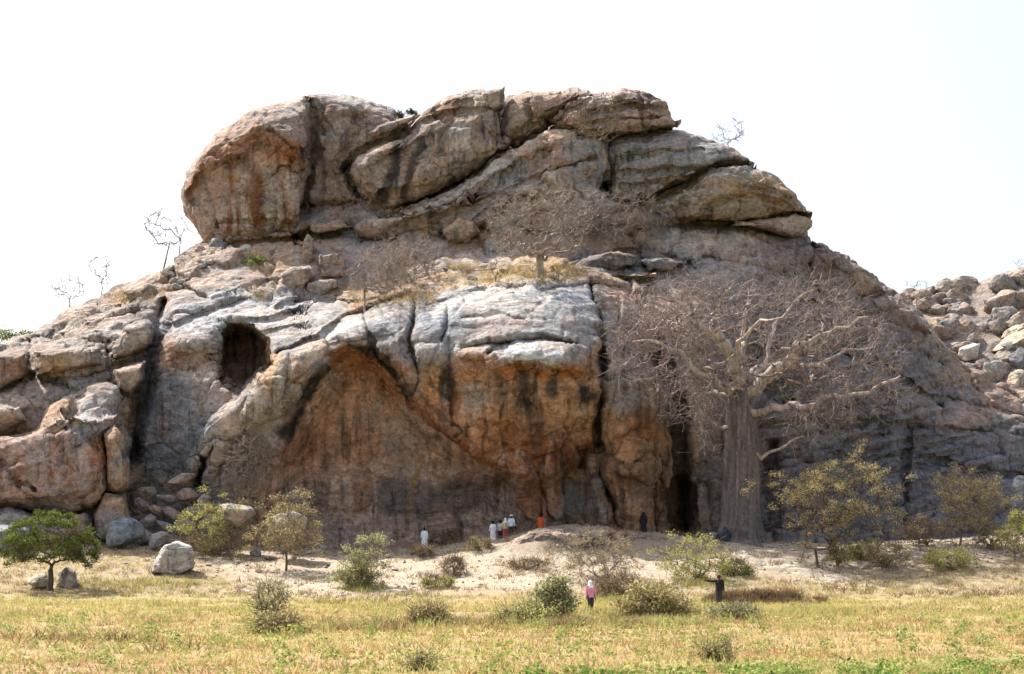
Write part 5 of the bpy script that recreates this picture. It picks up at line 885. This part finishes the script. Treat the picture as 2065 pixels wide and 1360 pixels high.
tag(blades('dry_grass', X, Y, np.clip(0.15 + 0.11 * r.normal(size=len(X)), 0.05, 0.6), 0.024, 0.6, M_GRASS, r, 4, 0.10, c), 'short straw-coloured grass over the field', kind='stuff')
# darker dry banks
bx = []; by = []
for u0, u1, v, m in [(1425, 1660, 1213, 1500), (830, 1190, 1262, 420), (1090, 1190, 1262, 260), (560, 830, 1268, 200), (0, 330, 1291, 90), (640, 780, 1212, 60), (1230, 1290, 1262, 120), (1660, 1760, 1190, 60), (1500, 2065, 1235, 60), (1800, 2065, 1200, 90), (60, 500, 1312, 40)]:
    for k in range(m):
        u = r.uniform(u0, u1); h_ = hit(u, v + r.normal() * 3) if k % 8 == 0 else h_ ; bx.append((u - CX) / F * h_[1]); by.append(h_[1] + r.normal() * 0.4)
bx = np.array(bx); by = np.array(by); kp = fbm(np.stack([bx * 0.9, by * 0.5, 0 * bx], -1), 3) > -0.08; bx = bx[kp]; by = by[kp]; c = mix(np.broadcast_to(DKB, (len(bx), 3)).copy(), STRAW, np.where((bx > 11) & (bx < 20) & (by > 90) & (by < 100), 0.12, 0.5) * r.random(len(bx)))
tag(blades('dry_grass_bank', bx, by, np.clip(0.34 + 0.15 * r.normal(size=len(bx)), 0.1, 0.8), 0.03, 0.7, M_GRASS, r, 7, 0.14, c), 'dark brown dry grass along the field banks', kind='stuff')
# taller clumps that break up the field
X, Y = scatter(9000, 60, 112); p = np.stack([X, Y, 0 * X], -1); n1 = fbm(p * np.array((0.22, 0.5, 1)) + 130, 4); keep = (n1 > 0.16) & (Y < sand_limit(X) + 2); X, Y, n1 = X[keep], Y[keep], n1[keep]; rr_ = r.random(len(X))
c = mix(mix(np.broadcast_to(np.array((0.40, 0.34, 0.15)), (len(X), 3)).copy(), (0.33, 0.35, 0.11), rr_), (0.22, 0.15, 0.085), 1.0 * (r.random(len(X)) < 0.2))
tag(blades('tall_grass_clumps', X, Y, np.clip((0.16 + 0.9 * (n1 - 0.16)) * (0.7 + 0.6 * rr_), 0.1, 0.75), 0.026, 0.55, M_GRASS, r, 8, 0.13, c), 'taller khaki grass clumps in the field', kind='stuff')
sx, sy, sh = [], [], []
for u, v, w, m in [(1120, 1262, 60, 260), (1315, 1262, 75, 320), (548, 1276, 50, 160), (870, 1262, 45, 140), (1480, 1250, 50, 160), (1405, 1178, 50, 120), (1250, 1210, 50, 160), (733, 1190, 40, 120), (1030, 1262, 60, 220), (1400, 1240, 50, 160), (1230, 1240, 40, 120), (700, 1268, 80, 160), (1620, 1240, 120, 220), (300, 1180, 140, 240)]:
    b_ = hit(u, v); q = r.normal(size=(m, 2)); sx += list(b_[0] + q[:, 0] * w / F * b_[1] * 0.6); sy += list(b_[1] + q[:, 1] * 0.8); sh += list(r.uniform(0.2, 0.6, m))
sx, sy, sh = map(np.array, (sx, sy, sh)); c = mix(mix(np.broadcast_to(np.array((0.44, 0.38, 0.17)), (len(sx), 3)).copy(), (0.36, 0.37, 0.13), r.random(len(sx))), (0.24, 0.17, 0.09), 1.0 * (r.random(len(sx)) < 0.15))
tag(blades('grass_skirts', sx, sy, sh, 0.022, 0.5, M_GRASS, r, 7, 0.13, c), 'tall dry grass growing round the bushes', kind='stuff')
# gravel at the cliff foot
X, Y = scatter(7000, 101, 129); p = np.stack([X, Y, 0 * X], -1); keep = (fbm(p * 0.3 + 33, 3) > -0.05) & (Y > sand_limit(X) - 3); X, Y = X[keep], Y[keep]; n = len(X); sz = 0.035 + 0.16 * r.random(n) ** 5 + 0.03 * r.random(n)
V8 = np.array([(1, 0, 0), (0, 1, 0), (-1, 0, 0), (0, -1, 0), (0, 0, 0.8), (0, 0, -0.6)], float); F8 = np.array([(0, 1, 4), (1, 2, 4), (2, 3, 4), (3, 0, 4), (1, 0, 5), (2, 1, 5), (3, 2, 5), (0, 3, 5)])
gv = V8[None] * sz[:, None, None] * r.uniform(0.6, 1.4, (n, 6, 3)); an = r.uniform(0, 6.3, n); gv = np.stack([gv[..., 0] * np.cos(an)[:, None] - gv[..., 1] * np.sin(an)[:, None], gv[..., 0] * np.sin(an)[:, None] + gv[..., 1] * np.cos(an)[:, None], gv[..., 2]], -1) + np.stack([X, Y, ground_z(X, Y) + sz * 0.2], -1)[:, None]
gc = mix(np.broadcast_to(np.array((0.36, 0.31, 0.26)), (n, 3)).copy(), (0.5, 0.45, 0.38), r.random(n))
tag(link('gravel', mesh_np('gravel', gv.reshape(-1, 3), (F8[None] + (np.arange(n) * 6)[:, None, None]).reshape(-1, 3), np.repeat(gc, 6, 0), False), M_ROCK), 'loose gravel and small stones at the cliff foot', kind='stuff')
# tufts on the sandy slope and terrace
X, Y = scatter(9000, 102, 127); p = np.stack([X, Y, 0 * X], -1); keep = fbm(p * 0.4 + 77, 3) > 0.02; X, Y = X[keep], Y[keep]; c = mix(np.broadcast_to(np.array((0.38, 0.30, 0.17)), (len(X), 3)).copy(), (0.24, 0.17, 0.11), r.random(len(X)))
tag(blades('slope_tufts', X, Y, np.clip(0.24 + 0.14 * r.normal(size=len(X)), 0.08, 0.7), 0.025, 0.5, M_GRASS, r, 7, 0.14, c), 'sparse dry tufts on the sandy slope', kind='stuff')
# straw grass on the rock terrace
tu = np.concatenate([r.uniform(900, 1180, 420), r.uniform(700, 880, 200), r.uniform(230, 330, 90), r.uniform(500, 560, 40)]); tv = np.concatenate([r.normal(558, 9, 420), r.normal(606, 9, 200), r.normal(600, 8, 90), r.normal(592, 6, 40)])
tp_ = []
for a, b_ in zip(tu, tv):
    i_ = int(np.clip(np.searchsorted(us, a), 1, len(us) - 1)); tp_.append(PP[K + int(np.clip((b_ - vt[i_]) / (vb - vt[i_]), 0, 1) * (NV - 1)), i_])
tp_ = np.repeat(np.array(tp_), 9, 0) + r.normal(size=(len(tp_) * 9, 3)) * np.array((0.16, 0.1, 0.0)); m_ = len(tp_); a_ = r.uniform(0, 6.28, m_); t_2 = np.stack([np.cos(a_), np.sin(a_) * 0.4, 0 * a_], -1) * 0.022; hh = r.uniform(0.15, 0.55, m_)
tv_ = np.stack([tp_ - t_2, tp_ + t_2, tp_ + np.stack([r.normal(size=m_) * 0.4 * hh, r.normal(size=m_) * 0.4 * hh, hh], -1)], 1)
tag(link('terrace_grass', mesh_np('terrace_grass', tv_.reshape(-1, 3), np.arange(3 * m_).reshape(-1, 3), np.repeat(mix(np.broadcast_to(np.array((0.50, 0.36, 0.16)), (m_, 3)).copy(), (0.36, 0.27, 0.15), r.random(m_)), 3, 0), False), M_GRASS), 'straw-coloured grass on the rock terraces', kind='stuff')
# green weeds over the near field, and the crop along the bottom edge
def weeds(name, X, Y, h, size, per, colr, label):
    n = len(X); x = np.repeat(X, per); y = np.repeat(Y, per); hh = np.repeat(h, per); cz = r.random(n * per); a = r.normal(size=(n * per, 2)) * (0.10 + 0.10 * hh)[:, None]
    ctr = np.stack([x + a[:, 0], y + a[:, 1], ground_z(x, y) + hh * cz], -1); d = r.normal(size=(n * per, 3)); d[:, 2] = np.abs(d[:, 2]) * 0.6; d /= np.linalg.norm(d, axis=1)[:, None]; e = np.cross(d, r.normal(size=(n * per, 3))); e /= np.linalg.norm(e, axis=1)[:, None]
    s = (size * r.uniform(0.6, 1.4, n * per))[:, None]; v = np.stack([ctr - d * s, ctr + e * s * 0.55, ctr + d * s, ctr - e * s * 0.55], 1)
    o = link(name, mesh_np(name, v.reshape(-1, 3), np.arange(4 * n * per).reshape(-1, 4), np.repeat(np.repeat(colr, per, 0), 4, 0), False), M_GRASS); return tag(o, label, kind='stuff')
X, Y = scatter(1500, 38, 78, 1.3); p = np.stack([X, Y, 0 * X], -1); keep = fbm(p * 0.12 + 55, 3) > -0.12; X, Y = X[keep], Y[keep]
XB, YB_ = scatter(90, 39, 66); weeds('tall_weeds', XB, YB_, r.uniform(0.35, 0.8, 90), 0.06, 60, mix(np.broadcast_to(np.array((0.17, 0.26, 0.075)), (90, 3)).copy(), (0.36, 0.34, 0.12), r.random(90)), 'taller leafy weeds in the near field')
weeds('green_weeds', X, Y, 0.1 + 0.5 * r.random(len(X)) ** 2.2, 0.05, 24, mix(mix(np.broadcast_to(np.array((0.20, 0.29, 0.08)), (len(X), 3)).copy(), (0.40, 0.36, 0.13), r.random(len(X))), (0.40, 0.17, 0.09), 0.8 * (r.random(len(X)) < 0.05)), 'scattered green weeds in the near field')
X, Y = scatter(2600, 37.5, 46); edge = 38.1 + 0.32 * X + 0.8 * fbm(np.stack([X * 0.3, 0 * X, 0 * X], -1), 3); keep = Y < edge + r.normal(size=len(X)) * 0.35; X, Y = X[keep], Y[keep]
keep = (fbm(np.stack([X * 0.5, Y * 0.8, 0 * X], -1), 3) > -0.12); X, Y = X[keep], Y[keep]
weeds('crop_plants', X, Y, r.uniform(0.08, 0.34, len(X)), 0.06, 18, mix(np.broadcast_to(np.array((0.10, 0.20, 0.035)), (len(X), 3)).copy(), (0.34, 0.37, 0.13), r.random(len(X))), 'bright green leafy crop along the near field edge')

# ------------------------------------------------------------------ people
SKIN = cloth_material('skin', (0.09, 0.05, 0.035), 0.6); HAIR = cloth_material('black_hair', (0.012, 0.011, 0.01)); C_WHITE = cloth_material('white_cloth', (0.75, 0.76, 0.78)); C_BLUE = cloth_material('pale_blue_cloth', (0.55, 0.62, 0.75)); C_BLACK = cloth_material('black_cloth', (0.015, 0.015, 0.02)); C_ORANGE = cloth_material('orange_cloth', (0.62, 0.10, 0.03)); C_PINK = cloth_material('pink_cloth', (0.62, 0.25, 0.36)); C_CREAM = cloth_material('cream_cloth', (0.62, 0.52, 0.32)); C_RED = cloth_material('red_cloth', (0.5, 0.1, 0.07)); C_DARK = cloth_material('dark_trouser_cloth', (0.04, 0.04, 0.05)); C_YEL = cloth_material('yellow_cloth', (0.65, 0.5, 0.12)); C_GREY = cloth_material('pale_grey_cloth', (0.5, 0.5, 0.5))
def loft(name, rings, mat, parent, n=14, seed=0):
    """rings: (x, y, z, rx, ry) from bottom to top, open at both ends, wavy like cloth"""
    a = np.linspace(0, 2 * math.pi, n, endpoint=False); q = np.array(rings, float); t = np.linspace(0, len(q) - 1, (len(q) - 1) * 4 + 1); q = np.stack([np.interp(t, np.arange(len(q)), q[:, k]) for k in range(5)], 1)
    w = 1 + 0.05 * np.sin(a * 5 + seed)[None] * np.linspace(1, 0.1, len(q))[:, None]
    v = np.stack([q[:, None, 0] + np.cos(a)[None] * q[:, None, 3] * w, q[:, None, 1] + np.sin(a)[None] * q[:, None, 4] * w, q[:, None, 2] + 0 * a[None]], -1)
    return link(name, mesh_np(name, v, grid_faces(len(q), n, True)[:, ::-1]), mat, parent)
def person(base, H, rz, label, top, bottom, arms='down', robe=False, head='hair', headmat=None, sleeve=True, stride=0.0):
    o = empty('person', base); o.rotation_euler = (0, 0, rz); s = H / 1.75
    J = {'pel': (0, 0, .95, .13), 'bel': (0, 0, 1.1, .12), 'che': (0, .01, 1.3, .15), 'nek': (0, 0, 1.47, .055), 'chi': (0, -.015, 1.54, .065), 'hed': (0, -.01, 1.64, .088), 'top': (0, .0, 1.72, .06), 'nose': (0, -.105, 1.61, .016)}
    E = [('pel', 'bel'), ('bel', 'che'), ('che', 'nek'), ('nek', 'chi'), ('chi', 'hed'), ('hed', 'top'), ('hed', 'nose')]
    for sd, nm in ((-1, 'l'), (1, 'r')):
        st = stride * sd
        J.update({'hip' + nm: (.09 * sd, 0, .88, .10), 'kne' + nm: (.10 * sd, -.03 + st * .5, .50, .065), 'ank' + nm: (.10 * sd, .02 + st, .09, .045), 'toe' + nm: (.11 * sd, -.14 + st, .035, .035)})
        E += [('pel', 'hip' + nm), ('hip' + nm, 'kne' + nm), ('kne' + nm, 'ank' + nm), ('ank' + nm, 'toe' + nm)]
        if arms == 'point' and sd == -1: pts = [(.19 * sd, 0, 1.41, .06), (.47 * sd, -.03, 1.40, .045), (.72 * sd, -.05, 1.43, .033), (.80 * sd, -.055, 1.44, .035)]; fd = np.array((-1, -.05, .05))
        elif arms == 'front': pts = [(.19 * sd, 0, 1.41, .06), (.25 * sd, -.02, 1.14, .045), (.12 * sd, -.22, 1.10, .033), (.08 * sd, -.28, 1.11, .035)]; fd = np.array((-.5 * sd, -.8, 0))
        else: pts = [(.19 * sd, 0, 1.41, .06), (.25 * sd, .02, 1.13, .045), (.27 * sd, -.04, .89, .033), (.27 * sd, -.06, .81, .036)]; fd = np.array((0, -.15, -1.0))
        for k, pt in enumerate(('sho', 'elb', 'wri', 'pal')): J[pt + nm] = pts[k]
        E += [('che', 'sho' + nm), ('sho' + nm, 'elb' + nm), ('elb' + nm, 'wri' + nm), ('wri' + nm, 'pal' + nm)]
        w = np.array(J['pal' + nm][:3]); fd = fd / np.linalg.norm(fd); ac = np.cross(fd, (sd, 0.2, 0.3)); ac /= np.linalg.norm(ac)
        for k, (of, ln) in enumerate(((-.03, .075), (-.01, .088), (.01, .085), (.03, .068))):
            a1 = w + ac * of + fd * .035; a2 = a1 + fd * ln * .6; a3 = a2 + (fd * .8 + np.array((-.3 * sd, -.2, 0))) * ln * .4
            for z, q in enumerate((a1, a2, a3)): J[f'f{k}{z}{nm}'] = (*q, .009)
            E += [('pal' + nm, f'f{k}0{nm}'), (f'f{k}0{nm}', f'f{k}1{nm}'), (f'f{k}1{nm}', f'f{k}2{nm}')]
        tb = w - ac * .045 - fd * .01; J['t0' + nm] = (*tb, .010); J['t1' + nm] = (*(tb - ac * .02 + fd * .05), .009); E += [('pal' + nm, 't0' + nm), ('t0' + nm, 't1' + nm)]
    ks = list(J); me = bpy.data.meshes.new('body'); me.from_pydata([tuple(c_ * s for c_ in J[k][:3]) for k in ks], [(ks.index(a), ks.index(b_)) for a, b_ in E], [])
    bo = link('body', me, SKIN, o); sk = bo.modifiers.new('skin', 'SKIN'); lay = me.skin_vertices[0].data if me.skin_vertices else None
    if lay is None:
        me.attributes; lay = me.skin_vertices[0].data
    for k, kk in enumerate(ks): lay[k].radius = (J[kk][3] * s, J[kk][3] * s); lay[k].use_root = (kk == 'pel')
    sk.use_smooth_shade = True; ss_ = bo.modifiers.new('subdivision', 'SUBSURF'); ss_.levels = 1; ss_.render_levels = 1
    def g(k): return np.array(J[k][:3]) * s
    if robe: loft('robe', [(0, 0, .06 * s, .30 * s, .26 * s), (0, 0, .5 * s, .25 * s, .21 * s), (0, 0, .95 * s, .23 * s, .18 * s), (0, 0, 1.3 * s, .24 * s, .165 * s), (0, 0, 1.44 * s, .17 * s, .11 * s), (0, 0, 1.5 * s, .08 * s, .08 * s)], top, o)
    else:
        loft('shirt', [(0, 0, .84 * s, .215 * s, .17 * s), (0, 0, 1.05 * s, .20 * s, .155 * s), (0, 0, 1.3 * s, .225 * s, .165 * s), (0, 0, 1.43 * s, .17 * s, .11 * s), (0, 0, 1.49 * s, .075 * s, .075 * s)], top, o)
        for nm in 'lr':
            h_, k_, a_ = g('hip' + nm), g('kne' + nm), g('ank' + nm); sg = [(*(a_ + (0, 0, .02)), .085 * s, .08 * s), (*k_, .095 * s, .09 * s), (*h_, .125 * s, .135 * s), (*(h_ + (0, 0, .09 * s)), .115 * s, .13 * s)]
            loft('trouser_leg', sg, bottom, o, 12)
    if sleeve:
        for nm in 'lr':
            pts = [g('sho' + nm) * np.array((.75, 1, 1)), g('sho' + nm), g('elb' + nm), g('wri' + nm)]; rr_ = [.09 * s, .085 * s, .065 * s, .055 * s]
            tubes('sleeve', [(*pts[k], *pts[k + 1], rr_[k], rr_[k + 1]) for k in range(3)], 10, top, o)
    hc = g('hed'); hv = IV3 * np.array((.098, .112, .118)) * s + hc + np.array((0, .018, .022)) * s
    if head == 'hair': keepf = IF3[(hv[IF3][:, :, 1].mean(1) > hc[1] - .045 * s) | (hv[IF3][:, :, 2].mean(1) > hc[2] + .06 * s)]; link('hair', mesh_np('hair', hv * 1.0, keepf), HAIR, o)
    elif head == 'scarf':
        loft('headscarf', [(0, .02 * s, 1.33 * s, .22 * s, .17 * s), (0, .02 * s, 1.47 * s, .14 * s, .13 * s), (0, .02 * s, 1.58 * s, .115 * s, .12 * s), (0, .02 * s, 1.68 * s, .118 * s, .125 * s), (0, .02 * s, 1.755 * s, .07 * s, .08 * s), (0, .02 * s, 1.772 * s, .008 * s, .008 * s)], headmat, o)
    elif head == 'hat':
        loft('hat', [(0, .0, 1.69 * s, .19 * s, .20 * s), (0, .0, 1.70 * s, .115 * s, .125 * s), (0, 0, 1.78 * s, .095 * s, .105 * s), (0, 0, 1.80 * s, .01 * s, .01 * s)], headmat, o)
    for sd in (-1, 1): link('eye', mesh_np('eye', IV3[:] * .011 * s + hc + np.array((.033 * sd, -.083, .012)) * s, IF3), HAIR, o)
    return tag(o, label, 'person')
def gp(u, Y): X = (u - CX) / F * Y; return np.array([X, Y, float(ground_z(X, Y))])
PI = math.pi
person(gp(1191, 81.2), 1.68, 0.3, 'person in pink top with white headscarf and dark skirt walking in the field', C_PINK, C_DARK, head='scarf', headmat=C_WHITE, stride=0.12)
person(gp(1450, 92.5), 1.80, PI * 0.0, 'person dressed in black pointing to the left in the field', C_BLACK, C_DARK, arms='point')
person(gp(1090, 126.6), 1.68, PI + 0.4, 'person in bright orange facing the cliff above the mound', C_ORANGE, C_ORANGE, robe=True)
person(gp(1298, 128.5), 1.72, PI, 'person in a long black robe and veil standing against the cliff', C_BLACK, C_DARK, robe=True, head='scarf', headmat=C_BLACK)
person(gp(1031, 124.6), 1.72, PI - 0.2, 'person in pale blue shirt and white hat, rightmost of the group', C_BLUE, C_DARK, head='hat', headmat=C_WHITE)
person(gp(1019, 125.4), 1.66, PI + 0.2, 'person in cream top and white headscarf beside the pale blue shirt', C_CREAM, C_RED, robe=False, head='scarf', headmat=C_WHITE)
person(gp(1009, 125.8), 1.62, PI - 0.3, 'person in light grey top in the middle of the group', C_GREY, C_DARK)
person(gp(994, 125.6), 1.66, PI + 0.3, 'person in long white clothes, leftmost of the group', C_WHITE, C_WHITE, robe=True)
person(gp(856, 125.5), 1.66, PI, 'lone person in white at the left of the cave floor', C_WHITE, C_WHITE, robe=True)
person(gp(1366, 99.5), 1.25, 0.5, 'person in white half hidden in the grass left of the pointing man', C_WHITE, C_GREY, arms='front')
